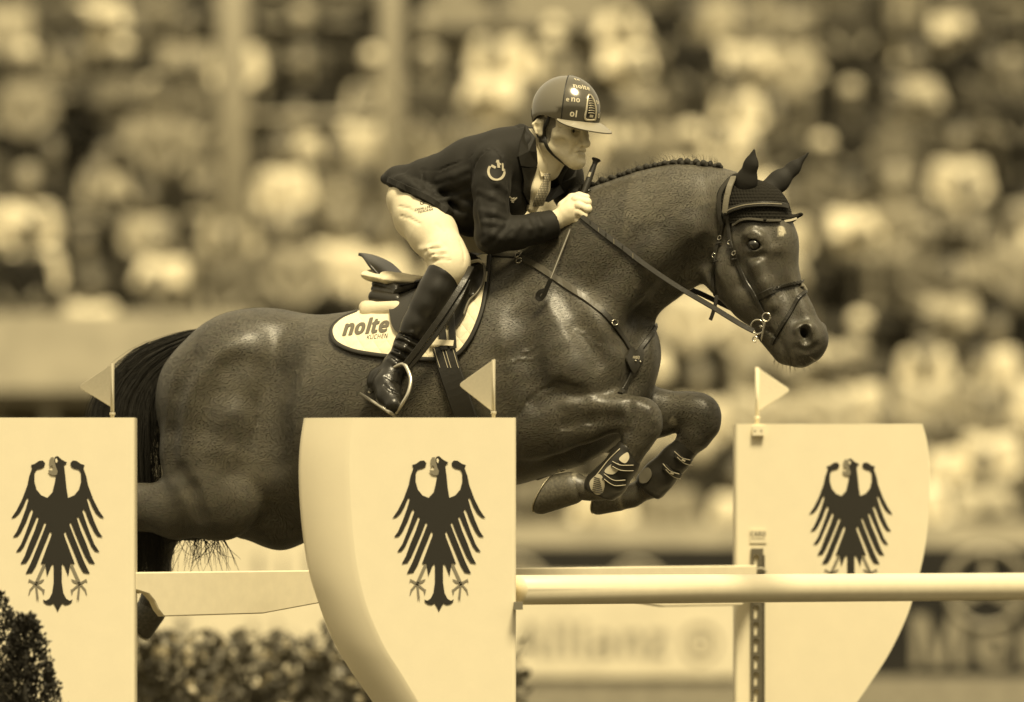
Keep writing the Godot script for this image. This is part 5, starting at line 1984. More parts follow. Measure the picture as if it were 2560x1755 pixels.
func smooth2(pts: Array, per := 5) -> PackedVector2Array:
	var r := PackedVector2Array()
	for i in pts.size() - 1:
		for j in per:
			var a: Vector2 = pts[maxi(i - 1, 0)]
			var b: Vector2 = pts[i]
			var c: Vector2 = pts[i + 1]
			var d: Vector2 = pts[mini(i + 2, pts.size() - 1)]
			r.append(b.cubic_interpolate(c, a, d, float(j) / per))
	r.append(pts[pts.size() - 1])
	return r

# moulded wing of a jump standard: a flat front, a curved flank falling back, straight post edge
func wing(front: PackedVector2Array, back: PackedVector2Array, edge_x: float, thick: float) -> ArrayMesh:
	var st := tool(true)
	var n := front.size()
	var e := 0.012
	# front and back faces as strips from the curve to the straight edge
	st.set_smooth_group(-1)
	var sgn := signf(edge_x - front[0].x)
	for i in n - 1:
		var a := Vector3(front[i].x, front[i].y, 0)
		var b := Vector3(front[i + 1].x, front[i + 1].y, 0)
		var c := Vector3(edge_x - e * sgn, front[i + 1].y, 0)
		var d := Vector3(edge_x - e * sgn, front[i].y, 0)
		var a2 := Vector3(back[i].x, back[i].y, -thick)
		var b2 := Vector3(back[i + 1].x, back[i + 1].y, -thick)
		var c2 := Vector3(edge_x - e * sgn, back[i + 1].y, -thick)
		var d2 := Vector3(edge_x - e * sgn, back[i].y, -thick)
		if sgn > 0:
			quad(st, a, d, c, b)
			quad(st, a2, b2, c2, d2)
		else:
			quad(st, a, b, c, d)
			quad(st, a2, d2, c2, b2)
	# flank: slopes back, then turns to a straight side
	st.set_smooth_group(0)
	var slope := 0.10
	for i in n - 1:
		for j in 5:
			var q := func(k: int, m: int) -> Vector3:
				var t: float = [0.0, 0.12, 0.5, 0.94, 1.0, 1.0][m]
				var z: float = [0.0, 0.04, 0.42, 0.94, 1.15, 0.0][m] * -slope
				var p := front[k].lerp(back[k], t)
				return Vector3(p.x, p.y, z if m < 5 else -thick)
			var p00: Vector3 = (q as Callable).call(i, j)
			var p01: Vector3 = (q as Callable).call(i, j + 1)
			var p10: Vector3 = (q as Callable).call(i + 1, j)
			var p11: Vector3 = (q as Callable).call(i + 1, j + 1)
			if sgn > 0:
				quad(st, p00, p10, p11, p01)
			else:
				quad(st, p00, p01, p11, p10)
	# rounded post edge
	st.set_smooth_group(1)
	var ring := [Vector2(-e * sgn, 0), Vector2(-0.3 * e * sgn, -0.3 * e), Vector2(0, -e), Vector2(0, -thick + e), Vector2(-0.3 * e * sgn, -thick + 0.3 * e), Vector2(-e * sgn, -thick)]
	var top := front[0].y
	var low := front[n - 1].y
	for i in 5:
		var a := Vector3(edge_x + ring[i].x, top, ring[i].y)
		var b := Vector3(edge_x + ring[i + 1].x, top, ring[i + 1].y)
		var c := Vector3(edge_x + ring[i + 1].x, low, ring[i + 1].y)
		var d := Vector3(edge_x + ring[i].x, low, ring[i].y)
		if sgn > 0:
			quad(st, a, b, c, d)
		else:
			quad(st, a, d, c, b)
	# top
	st.set_smooth_group(-1)
	var tp := [Vector3(front[0].x, top, 0), Vector3(edge_x - e * sgn, top, 0), Vector3(edge_x, top, -e), Vector3(edge_x, top, -thick + e), Vector3(edge_x - e * sgn, top, -thick), Vector3(back[0].x, top, -thick)]
	for i in range(1, 5):
		for v in ([tp[0], tp[i + 1], tp[i]] if sgn > 0 else [tp[0], tp[i], tp[i + 1]]):
			st.add_vertex(v)
	return done(st)

# the eagle, in metres from the point above the middle of its head; measured on the middle standard
func eagle_point(x: float, y: float) -> Vector2:
	var k := 0.5618 / S * (DIST - NEAR_Z) / DIST
	return Vector2((x - 672.0) * k, -(y - 498.0) * k)

func sheet(st: SurfaceTool, pts: Array, z: float) -> void:
	var poly := PackedVector2Array()
	for p in pts:
		poly.append(eagle_point(p[0], p[1]))
	var tri := Geometry2D.triangulate_polygon(poly)
	for i in range(0, tri.size(), 3):
		var a := poly[tri[i]]
		var b := poly[tri[i + 1]]
		var c := poly[tri[i + 2]]
		if (b - a).cross(c - a) > 0.0:
			var sw := b
			b = c
			c = sw
		for v in [a, b, c]:
			st.add_vertex(Vector3(v.x, v.y, z))

func eagle(parent: Node3D, at: Vector3) -> void:
	var black := mat("emblem_black", 0.022, 0.5)
	var grey := mat("emblem_grey", 0.22, 0.5)
	var half := [[718, 684], [745, 673], [766, 648], [776, 612], [775, 572], [765, 557], [745, 553], [732, 545], [728, 530], [738, 518], [755, 519], [775, 533], [792, 538], [786, 552], [799, 588], [807, 628], [830, 690], [855, 740], [879, 775], [860, 769], [842, 752], [825, 722], [812, 690], [806, 682], [802, 690], [815, 735], [835, 790], [855, 835], [872, 859], [850, 855], [835, 836], [812, 790], [795, 745], [787, 733], [781, 742], [797, 790], [815, 840], [835, 890], [858, 925], [838, 921], [822, 900], [800, 850], [778, 800], [764, 767], [756, 772], [775, 830], [800, 890], [820, 945], [838, 978], [812, 973], [795, 946], [770, 890], [745, 830], [731, 793], [722, 797], [740, 845], [762, 900], [790, 970], [815, 1021], [786, 1016], [768, 985], [744, 925], [720, 868], [706, 832], [699, 840], [703, 858], [722, 908], [748, 978], [728, 976], [719, 1033], [701, 985], [692, 976], [690, 990], [690, 1060], [697, 1108], [710, 1133], [725, 1142], [738, 1136], [734, 1148], [722, 1157], [705, 1160], [692, 1152], [681, 1170], [672, 1190]]
	var st := tool()
	var body := []
	body.append_array(half)
	for i in range(half.size() - 2, -1, -1):
		body.append([1344 - half[i][0], half[i][1]])
	# neck and head close the outline above
	body.append_array([[648, 660], [657, 625], [663, 590], [666, 560], [660, 528], [655, 512], [661, 501], [672, 498], [690, 514], [714, 527], [700, 540], [706, 590], [711, 640]])
	sheet(st, body, 0.0)
	obj("emblem", done(st), black, parent, Transform3D(Basis(), at))
	var g := tool()
	sheet(g, [[655, 503], [642, 504], [634, 518], [636, 548], [645, 540], [652, 548], [648, 562], [630, 560], [637, 574], [655, 584], [668, 582], [672, 566], [664, 546], [660, 528], [654, 514]], 0.0015)
	sheet(g, [[640, 566], [628, 563], [638, 578], [652, 584]], 0.0017)
	obj("emblem_beak", done(g), grey, parent, Transform3D(Basis(), at))
	var w := tool()
	sheet(w, [[661, 512], [667, 508], [672, 518], [668, 530], [662, 524]], 0.003)
	obj("emblem_eye", done(w), mat("emblem_white", 0.78, 0.5), parent, Transform3D(Basis(), at))
	for s in [1.0, -1.0]:
		var l := tool()
		for q in [[[724, 982], [740, 984], [774, 1060], [762, 1066]], [[762, 1058], [774, 1058], [800, 1044], [804, 1062], [796, 1056], [772, 1072]], [[766, 1066], [774, 1064], [798, 1092], [803, 1118], [797, 1112], [792, 1098]], [[764, 1068], [773, 1070], [766, 1146], [761, 1128], [758, 1150], [757, 1130]], [[766, 1064], [772, 1072], [742, 1096], [735, 1118], [729, 1092], [736, 1090]], [[764, 1060], [768, 1068], [744, 1062], [730, 1046], [743, 1048]]]:
			var m := []
			for p in q:
				m.append([672 + (p[0] - 672) * s, p[1]])
			sheet(l, m, 0.0 if s == 0.0 else -0.0005)
		obj("emblem_foot", done(l), grey, parent, Transform3D(Basis(), at))

func standard_body(o: Node3D, px_shift: float) -> void:
	var base := o.position
	var inner := []
	for p in [[883, 1044], [874, 1141], [877, 1253], [886, 1366], [900, 1450], [922, 1529], [962, 1618], [1001, 1680], [1046, 1755], [1120, 1880], [1165, 2020], [1180, 2180], [1176, 2400], [1150, 2555]]:
		inner.append(flat(p[0] + px_shift, p[1], NEAR_Z) - Vector2(base.x, base.y))
	var outer := []
	for p in [[757, 1044], [747, 1113], [744, 1197], [751, 1309], [768, 1422], [793, 1506], [827, 1596], [872, 1675], [928, 1755], [1010, 1880], [1060, 2020], [1076, 2180], [1060, 2400], [1000, 2555]]:
		outer.append(flat(p[0] + px_shift, p[1], NEAR_Z) - Vector2(base.x, base.y))
	var edge := flat(1290 + px_shift, 1044, NEAR_Z).x - base.x
	obj("wing", wing(smooth2(inner), smooth2(outer), edge, 0.17), white_plastic, o)

var white_plastic: StandardMaterial3D

func pennant(called: String, label: String, pts: Array, pole: Array, z: float, v: float, group: String) -> void:
	var foot := W(pole[2], pole[3], z)
	var o := thing(called, label, "flag", foot, group)
	var k := (DIST - z) / DIST / S
	# rounded triangle
	var tri := []
	for p in pts:
		tri.append(flat(p[0], p[1], z) - Vector2(foot.x, foot.y))
	var line := PackedVector2Array()
	for i in 3:
		var a: Vector2 = tri[(i + 2) % 3]
		var b: Vector2 = tri[i]
		var c: Vector2 = tri[(i + 1) % 3]
		var r: float = pts[i][2] * k
		var p0 := b + (a - b).normalized() * r
		var p1 := b + (c - b).normalized() * r
		for j in 6:
			var t := j / 5.0
			line.append(p0.lerp(b, t).lerp(b.lerp(p1, t), t))
	var st := tool()
	plate(st, line, -0.002, 0.002, 0.0012)
	var fm := mat("flag_plastic", v, 0.5)
	mottled(fm, 0.03, 0.95, 5.0, 5)
	obj("pennant", done(st), fm, o)
	var ps := tool(true)
	tube(ps, PackedVector3Array([W(pole[0], pole[1], z) - foot + Vector3(0, 0, .001), W(pole[2], pole[3] + 14, z) - foot]), PackedFloat32Array([5.0 * k, 5.0 * k]), 10)
	obj("pole", done(ps), fm, o)
	obj("collar", tubed(PackedVector3Array([W(pole[2], pole[3] - 16, z) - foot, W(pole[2], pole[3] - 9, z) - foot]), PackedFloat32Array([7.5 * k]), 2, 10), fm, o)

func obstacle() -> void:
	white_plastic = mat("white_plastic", 0.80, 0.42, 0.4)
	mottled(white_plastic, 0.012, 0.985, 1.3, 12, 5)
	# near standards
	var mid := thing("jump_standard", "white wing standard with black eagle in front of the horse's belly", "jump standard", Vector3(W(1290, 1044, NEAR_Z).x, 0, NEAR_Z), "jump standards")
	standard_body(mid, 0)
	eagle(mid, Vector3(W(1097.5, 1140, NEAR_Z).x - mid.position.x, W(1097.5, 1140, NEAR_Z).y, 0.003))
	var left := thing("jump_standard", "white wing standard with black eagle in front of the horse's tail", "jump standard", Vector3(W(337, 1047, NEAR_Z).x, 0, NEAR_Z), "jump standards")
	standard_body(left, -953)
	eagle(left, Vector3(W(144.5, 1140, NEAR_Z).x - left.position.x, W(144.5, 1140, NEAR_Z).y, 0.003))
	# far standard
	var far := thing("jump_standard", "white wing standard with black eagle and slotted metal track ahead of the horse", "jump standard", Vector3(W(1836, 1056, FAR_Z).x, 0, FAR_Z), "jump standards")
	var outline := []
	for p in [[2306, 1060], [2319, 1113], [2324, 1212], [2319, 1322], [2302, 1421], [2271, 1531], [2225, 1630], [2176, 1707], [2120, 1790], [2040, 1920], [1990, 2050], [1975, 2180], [1990, 2300], [2030, 2405]]:
		outline.append(flat(p[0], p[1], FAR_Z) - Vector2(far.position.x, 0))
	var behind := []
	for p in outline:
		behind.append(p + Vector2(-0.05, 0))
	obj("wing", wing(smooth2(outline), smooth2(behind), 0.0, 0.17), white_plastic, far)
	eagle(far, Vector3(W(2127, 1146, FAR_Z).x - far.position.x, W(2127, 1146, FAR_Z).y, 0.003))
	# slotted track
	var steel := mat("zinc", 0.30, 0.45)
	steel.metallic = 0.5
	mottled(steel, 0.05, 0.6, 8.0, 3)
	var fz := far.position
	var tx := W(1892.5, 1400, FAR_Z).x - fz.x
	var y1 := W(1892, 1371, FAR_Z).y
	var y0 := 0.18
	var k := (DIST - FAR_Z) / DIST / S
	var csg := CSGCombiner3D.new()
	csg.name = "metal_track"
	far.add_child(csg)
	var bar := CSGBox3D.new()
	bar.name = "bar"
	bar.size = Vector3(31 * k, y1 - y0, 0.012)
	bar.position = Vector3(tx, (y0 + y1) / 2, 0.008)
	bar.material = steel
	csg.add_child(bar)
	for i in 16:
		var y := W(1892, 1395 + i * 42.0, FAR_Z).y
		if y < y0 + 0.08:
			break
		var hole := CSGCylinder3D.new()
		hole.name = "hole"
		hole.radius = 8.5 * k
		hole.height = 0.04
		hole.sides = 14
		hole.rotation.x = PI / 2
		hole.position = Vector3(tx - 3 * k, y, 0.008)
		hole.operation = CSGShape3D.OPERATION_SUBTRACTION
		hole.material = steel
		csg.add_child(hole, true)
		var slot := CSGBox3D.new()
		slot.name = "slot"
		slot.size = Vector3(9 * k, 26 * k, 0.04)
		slot.position = Vector3(tx - 3 * k, y - 12 * k, 0.008)
		slot.operation = CSGShape3D.OPERATION_SUBTRACTION
		slot.material = steel
		csg.add_child(slot, true)
	var ch := tool()
	box(ch, Vector3(tx + 17.5 * k, (y0 + y1) / 2 - 0.01, 0.012), Vector3(3.5 * k, y1 - y0 - 0.03, 0.022))
	obj("track_lip", done(ch), steel, far)
	# maker's plate
	var pl := tool()
	box(pl, W(1895, 1341, FAR_Z) - fz + Vector3(0, 0, 0.003), Vector3(41 * k, 34 * k, 0.004))
	var plm := mat("label_plate", 0.72, 0.4)
	var plate_o := obj("maker_plate", done(pl), plm, far)
	var tx2 := tool()
	for v in letters("CARO", 10.5 * k, 700):
		tx2.add_vertex(W(1895, 1335, FAR_Z) - fz + Vector3(v.x, v.y, 0.0065))
	var tl := tool()
	box(tl, W(1895, 1346, FAR_Z) - fz + Vector3(0, 0, 0.0055), Vector3(32 * k, 2 * k, 0.001))
	obj("lettering", done(tx2), mat("grey_print", 0.2, 0.6), plate_o)
	obj("underline", done(tl), mat("grey_print", 0.35, 0.6), plate_o)
	var br := tool()
	box(br, W(1895, 1077, FAR_Z) - fz + Vector3(0, 0, 0.012), Vector3(29 * k, 24 * k, 0.022))
	obj("flag_bracket", done(br), white_plastic, far)
	for dx in [-8.0, 8.0]:
		obj("screw", sphere(2.4 * k, 8), steel, far, Transform3D(Basis(), W(1895 + dx, 1077, FAR_Z) - fz + Vector3(0, 0, 0.023)))
	# flags
	pennant("jump_flag", "small grey pennant on the standard in front of the horse's belly", [[1238, 896, 4], [1145, 962, 12], [1237, 1034, 4]], [1234, 899, 1234, 1044], NEAR_Z - 0.06, 0.42, "jump flags")
	pennant("jump_flag", "small grey pennant on the standard in front of the horse's tail", [[286, 905, 4], [195, 967, 12], [285, 1022, 4]], [281, 908, 281, 1047], NEAR_Z - 0.06, 0.36, "jump flags")
	pennant("jump_flag", "small white pennant pointing right below the horse's muzzle", [[1889, 916, 4], [1977, 975, 12], [1891, 1032, 4]], [1893, 919, 1893, 1057], FAR_Z - 0.05, 0.80, "jump flags")
	# near rail: from the middle standard to one beyond the right edge
	var dir := Vector3(2.2, 0, FAR_Z - NEAR_Z).normalized()
	var a := W(1291, 1475, NEAR_Z - 0.07)
	var b := a + dir * 4.0 + Vector3(0, -0.022, 0)
	var rs := tool(true)
	tube(rs, PackedVector3Array([a, a.lerp(b, .25), a.lerp(b, .5), a.lerp(b, .75), b]), PackedFloat32Array([.0505]), 28)
	var rail_m := mat("white_rail_paint", 0.78, 0.38, 0.45)
	mottled(rail_m, 0.02, 0.96, 1.6, 14, 5)
	var rail := obj("jump_rail", done(rs), rail_m)
	tag(rail, "round white rail running from the middle standard past the slotted one", "rail", "rails of the jump")
	# support of that rail's far end, outside the frame
	var sup := thing("jump_standard", "plain white upright holding the far end of the round rail", "jump standard", Vector3(b.x + .06, 0, b.z - .05), "jump standards")
	var su := tool()
	box(su, Vector3(0, 0.95, 0), Vector3(.14, 1.9, .09))
	box(su, Vector3(0, 0.03, 0), Vector3(.5, .06, .5))
	obj("upright", done(su), white_plastic, sup)
	# cup under the rail on the middle standard
	var cup := tool()
	box(cup, W(1296, 1514, NEAR_Z) + Vector3(0, 0, 0.02), Vector3(.03, .026, .07))
	var co := obj("jump_cup", done(cup), mat("grey_plastic", 0.18, 0.5))
	tag(co, "grey cup under the round rail's end on the middle standard", "jump cup", "cups that carry the rails")
	# planks: from the left standard to the slotted one
	plank(1.528, 0.0, "white plank with stepped lower edge between the outer standards")
	plank(1.012, 0.0, "white lower plank between the outer standards, under the stepped one")
	var cup2 := tool(true)
	tube(cup2, loop(W(1900, 1432, FAR_Z) + Vector3(0, 0, .03), Vector3(.02, 0, 0), Vector3(0, .016, 0), 0, PI, 10), PackedFloat32Array([.006]), 8)
	tag(obj("jump_cup", done(cup2), mat("grey_plastic", 0.3, 0.5)), "small curved cup holding the plank on the slotted track", "jump cup", "cups that carry the rails")

func plank(top: float, _x: float, label: String) -> void:
	var a := Vector3(W(337, 1430, NEAR_Z).x, top, NEAR_Z - 0.10)
	var b := Vector3(W(1884, 1413, FAR_Z).x, top, FAR_Z + 0.04)
	var l := Vector2(b.x - a.x, b.z - a.z).length()
	var turn := Basis(Vector3.UP, -atan2(b.z - a.z, b.x - a.x))
	var line := [Vector2(-.02, 0), Vector2(l, 0), Vector2(l, -.075), Vector2(l - .03, -.10), Vector2(l - .09, -.15), Vector2(l - .55, -.15), Vector2(l - 1.1, -.092), Vector2(l / 2, -.085), Vector2(1.15, -.088), Vector2(.62, -.148), Vector2(.12, -.152), Vector2(.095, -.13), Vector2(.075, -.10), Vector2(.045, -.075), Vector2(-.02, -.06)]
	var st := tool()
	plate(st, PackedVector2Array(line), -0.016, 0.016, 0.004)
	var o := thing("jump_plank", label, "plank", a, "rails of the jump", turn)
	var pm := mat("white_plank_paint", 0.76, 0.45, 0.4)
	mottled(pm, 0.02, 0.96, 1.6, 15, 5)
	obj("board", done(st), pm, o)
	for e in [0.0, l]:
		var cs := tool(true)
		tube(cs, loop(Vector3(e + (.03 if e == 0.0 else -.03), -.11, .0), Vector3(.075 if e == 0.0 else -.075, 0, 0), Vector3(0, .05, 0), 0, PI * .6, 12), PackedFloat32Array([.011]), 8)
		obj("hanger", done(cs), white_plastic, o)
# ---------------------------------------------------------------- ground, boards, stand, spectators, plants
func slab(x0: float, y0: float, x1: float, y1: float, z: float, depth: float) -> ArrayMesh:
	# a wall seen between two corners of the photograph at depth z, going back by depth
	var a := W(x0, y1, z)
	var b := W(x1, y0, z)
	var st := tool()
	box(st, Vector3((a.x + b.x) / 2, (a.y + b.y) / 2, z - depth / 2), Vector3(b.x - a.x, b.y - a.y, depth))
	return done(st)

# words on a board, each letter a piece of its own
func words(text: String, px: float, py: float, z: float, cap: float, weight: int, m: Material, parent: Node) -> void:
	var k := (DIST - z) / DIST / S
	var f := SystemFont.new()
	f.font_names = PackedStringArray(["Droid Sans"])
	f.font_weight = weight
	var px_size := cap * k / 34.0
	var full := f.get_string_size(text, HORIZONTAL_ALIGNMENT_LEFT, -1, 48).x * px_size
	var c := W(px, py, z)
	for i in text.length():
		var before := f.get_string_size(text.substr(0, i), HORIZONTAL_ALIGNMENT_LEFT, -1, 48).x * px_size
		var own := f.get_string_size(text[i], HORIZONTAL_ALIGNMENT_LEFT, -1, 48).x * px_size
		var st := tool()
		for v in letters(text[i], cap * k, weight):
			st.add_vertex(c + Vector3(v.x - full / 2 + before + own / 2, v.y, 0))
		obj("letter", done(st), m, parent)

func ground() -> void:
	var st := tool()
	var n := 24
	for i in n:
		for j in n:
			var x0 := lerpf(-300, 300, float(i) / n)
			var x1 := lerpf(-300, 300, float(i + 1) / n)
			var z0 := lerpf(120, -480, float(j) / n)
			var z1 := lerpf(120, -480, float(j + 1) / n)
			quad(st, Vector3(x0, 0, z0), Vector3(x0, 0, z1), Vector3(x1, 0, z1), Vector3(x1, 0, z0))
	var m := mat("arena_grass", 0.10, 0.95, 0.2)
	m.albedo_texture = noise_tex(0.02, 6, 21, 1024, false, 1.0, grey_ramp(0.55, 1.0))
	m.uv1_triplanar = true
	m.uv1_world_triplanar = true
	m.uv1_scale = Vector3.ONE * 0.21
	structure("ground", done(st), m)

func boards() -> void:
	var white := mat("board_white", 0.80, 0.5)
	mottled(white, 0.01, 0.93, 0.5, 31)
	var black := mat("board_black", 0.018, 0.5)
	mottled(black, 0.01, 0.8, 0.5, 32)
	var z := -24.0
	# dark board with ring marks and letters
	var d := obj("banner", slab(1120, 1368, 3100, 1690, z - 0.6, 0.12), black)
	tag(d, "long black advertising board with pale ring marks and lettering", "advertising board", "boards along the arena")
	var pale := mat("board_print", 0.30, 0.5)
	var zk := z - 0.59
	var k := (DIST - zk) / DIST / S
	for p in [[2466, 1470, 96.0, 22.0], [1592, 1478, 70.0, 22.0], [1292, 1470, 70.0, 22.0]]:
		var c := W(p[0], p[1], zk)
		var st := tool(true)
		tube(st, loop(c, Vector3(p[2] * k, 0, 0), Vector3(0, p[2] * k, 0), 0, TAU, 40), PackedFloat32Array([p[3] * k * 0.5]), 6)
		var ring := obj("ring_mark", done(st), pale, d)
		for i in 3:
			var an := deg_to_rad(90.0 + 120.0 * i)
			var sp := tool()
			var tip: Vector3 = c + Vector3(cos(an), sin(an), 0) * p[2] * k
			var sd := Vector3(-sin(an), cos(an), 0) * 14.0 * k
			quad(sp, c + Vector3(0, 0, .008) - sd, tip + Vector3(0, 0, .008) - sd * .4, tip + Vector3(0, 0, .008) + sd * .4, c + Vector3(0, 0, .008) + sd)
			obj("spoke", done(sp), pale, ring)
	words("Mercedes", 2690, 1606, zk + .004, 128.0, 700, pale, d)
	# white board in front
	var w := obj("banner", slab(1010, 1436, 1960, 1692, z, 0.10), white)
	tag(w, "white advertising board with blurred grey lettering beyond the rails", "advertising board", "boards along the arena")
	var grey := mat("grey_print", 0.30, 0.6)
	words("Allianz", 1480, 1604, z + .005, 84.0, 600, grey, w)
	var rc := tool(true)
	var kz := (DIST - z) / DIST / S
	tube(rc, loop(W(1752, 1606, z + .005), Vector3(44 * kz, 0, 0), Vector3(0, 44 * kz, 0), 0, TAU, 30), PackedFloat32Array([4.0 * kz]), 6)
	obj("emblem", done(rc), grey, w)
	for i in 3:
		var b := tool()
		box(b, W(1736 + i * 16, 1608, z + .008), Vector3(9 * kz, (44 if i == 1 else 36) * kz, .004))
		obj("emblem_bar", done(b), grey, w)
	# pale board on the left
	var l := obj("banner", slab(-700, 1322, 1008, 1692, z + .05, 0.10), white)
	tag(l, "plain white board beneath the horse's belly with grey marks", "advertising board", "boards along the arena")
	for p in [[640, 1384, 656, 1450], [700, 1392, 712, 1450], [768, 1372, 784, 1440], [622, 1556, 640, 1600], [688, 1552, 700, 1580], [730, 1580, 740, 1600]]:
		obj("mark", slab(p[0], p[1], p[2], p[3], z + .058, 0.004), grey, l)
	# plinths that the boards stand on
	var base := mat("plinth", 0.36, 0.8)
	mottled(base, 0.02, 0.8, 0.8, 33)
	for p in [[-700, 1962, 0.02, "pale low plinth under the white boards"], [1964, 3100, -0.5, "pale low plinth under the black board"]]:
		var a := W(p[0], 1692, z + p[2])
		var b := W(p[1], 1692, z + p[2])
		var ps := tool()
		box(ps, Vector3((a.x + b.x) / 2, a.y / 2 - 0.001, z + p[2] - .25), Vector3(b.x - a.x, a.y - 0.002, .4))
		tag(obj("plinth", done(ps), base), p[3], "plinth", "plinths under the boards")
	# post before the board
	var post := obj("post", slab(446, 1540, 464, 1692, z + 3.0, 0.06), mat("dark_post", 0.04, 0.7))
	tag(post, "dark thin post standing before the white board by the hedge", "post")

var skin_m: StandardMaterial3D

func figure(pose: int) -> Dictionary:
	# a person in metres: x to the side, y up from the floor, z ahead. 0 seated, 1 seated with arms folded, 2 standing
	var body := Field.new()
	var top := Field.new()
	var legs := Field.new()
	var hair_f := Field.new()
	var seat := 0.48
	var hip := Vector3(0, seat + .06, 0) if pose < 2 else Vector3(0, .92, 0)
	var lean := 0.06 if pose == 0 else 0.02
	var sh := hip + Vector3(0, .46, lean)
	var head := sh + Vector3(0, .25, .03 + lean * .4)
	rod(body, head + Vector3(0, .03, -.01), head + Vector3(0, -.05, .025), .095, .07, .02)
	rod(body, head + Vector3(0, -.02, .09), head + Vector3(0, -.035, .10), .018, .018, .02)
	rod(body, head + Vector3(0, -.08, 0), sh, .055, .06, .02)
	rod(hair_f, head + Vector3(0, .05, -.025), head + Vector3(0, -.01, -.05), .10, .085, .02)
	rod(top, hip + Vector3(0, .02, 0), hip + Vector3(0, .22, lean * .5), .15, .15, .05, 0, .8)
	rod(top, hip + Vector3(-.09, .36, lean * .8), hip + Vector3(.09, .36, lean * .8), .125, .125, .06, 0, .85)
	for s in [1.0, -1.0]:
		var el := sh + Vector3(.25 * s, -.27, .02)
		var ha := sh + Vector3(.10 * s, -.38, .25)
		if pose == 1:
			ha = sh + Vector3(-.06 * s, -.16, .20)
			el = sh + Vector3(.24 * s, -.22, .10)
		if pose == 2:
			ha = sh + Vector3(.14 * s, -.40, .20)
		rod(top, sh + Vector3(.18 * s, -.03, 0), el, .07, .055, .04)
		rod(top, el, el.lerp(ha, .5), .055, .048, .02)
		rod(body, el, ha, .042, .032, .02)
		rod(body, ha, ha + (ha - el).normalized() * .08, .04, .03, .02)
		if pose < 2:
			rod(legs, hip + Vector3(.09 * s, -.02, 0), Vector3(.13 * s, seat + .03, .45), .095, .075, .05)
			rod(legs, Vector3(.13 * s, seat + .03, .45), Vector3(.12 * s, .10, .42), .072, .05, .03)
			rod(legs, Vector3(.12 * s, .06, .42), Vector3(.13 * s, .05, .56), .05, .045, .02)
		else:
			rod(legs, hip + Vector3(.09 * s, 0, 0), Vector3(.11 * s, .5, .02), .10, .07, .05)
			rod(legs, Vector3(.11 * s, .5, .02), Vector3(.11 * s, .09, 0), .068, .05, .03)
			rod(legs, Vector3(.11 * s, .05, 0), Vector3(.12 * s, .05, .15), .05, .045, .02)
	var lo := Vector3(-.42, 0, -.25)
	var hi := Vector3(.42, 2.0, .7)
	var cell := 0.026
	return {"body": job(body, lo, hi, cell), "top": job(top, lo, hi, cell), "trousers": job(legs, lo, hi, cell), "hair": job(hair_f, lo, hi, cell)}

func cap_mesh() -> ArrayMesh:
	var f := Field.new()
	ell(f, Vector3(0, .07, -.015), .105, 1.05, .01)
	rod(f, Vector3(0, .065, .06), Vector3(0, .05, .15), .03, .02, .03)
	f.add(2, Vector3(0, .045, 0), Vector3(0, -1, 0), 0, 0, 1, 1, .01)
	var st := blank()
	f.surface(st, Vector3(-.14, 0, -.16), Vector3(.14, .22, .2), .02)
	return commit(st)

# how light the crowd's clothes are across the stand: rows from the top, sixteen columns from the left
const CLOTHES := [
	[1, 2, 3, 4, 1, 1, 4, 5, 6, 5, 2, 5, 4, 1, 2, 2],
	[6, 4, 5, 4, 2, 3, 3, 5, 5, 5, 3, 7, 5, 3, 2, 2],
	[3, 3, 4, 3, 5, 6, 4, 4, 5, 6, 4, 7, 5, 4, 4, 1],
	[5, 4, 3, 4, 6, 7, 5, 5, 6, 6, 5, 5, 4, 6, 5, 2],
	[6, 5, 5, 4, 4, 7, 6, 5, 5, 5, 5, 5, 5, 6, 4, 4],
	[5, 5, 5, 5, 5, 6, 6, 5, 5, 5, 6, 5, 4, 5, 6, 6],
	[5, 5, 5, 5, 5, 5, 5, 5, 6, 6, 6, 5, 3, 5, 6, 5],
	[5, 5, 5, 5, 5, 5, 5, 6, 6, 6, 6, 6, 4, 5, 6, 5]]
const ROWS := ["first", "second", "third", "fourth", "fifth", "sixth", "seventh", "eighth", "ninth", "tenth", "eleventh", "twelfth", "thirteenth", "fourteenth", "fifteenth"]
const CLOTH_TONES := [0.02, 0.035, 0.07, 0.15, 0.29, 0.47, 0.66, 0.80]
const CLOTH_WORDS := ["black", "charcoal", "dark", "brownish", "tan", "pale", "cream", "white"]

const STAND_Z := -46.0

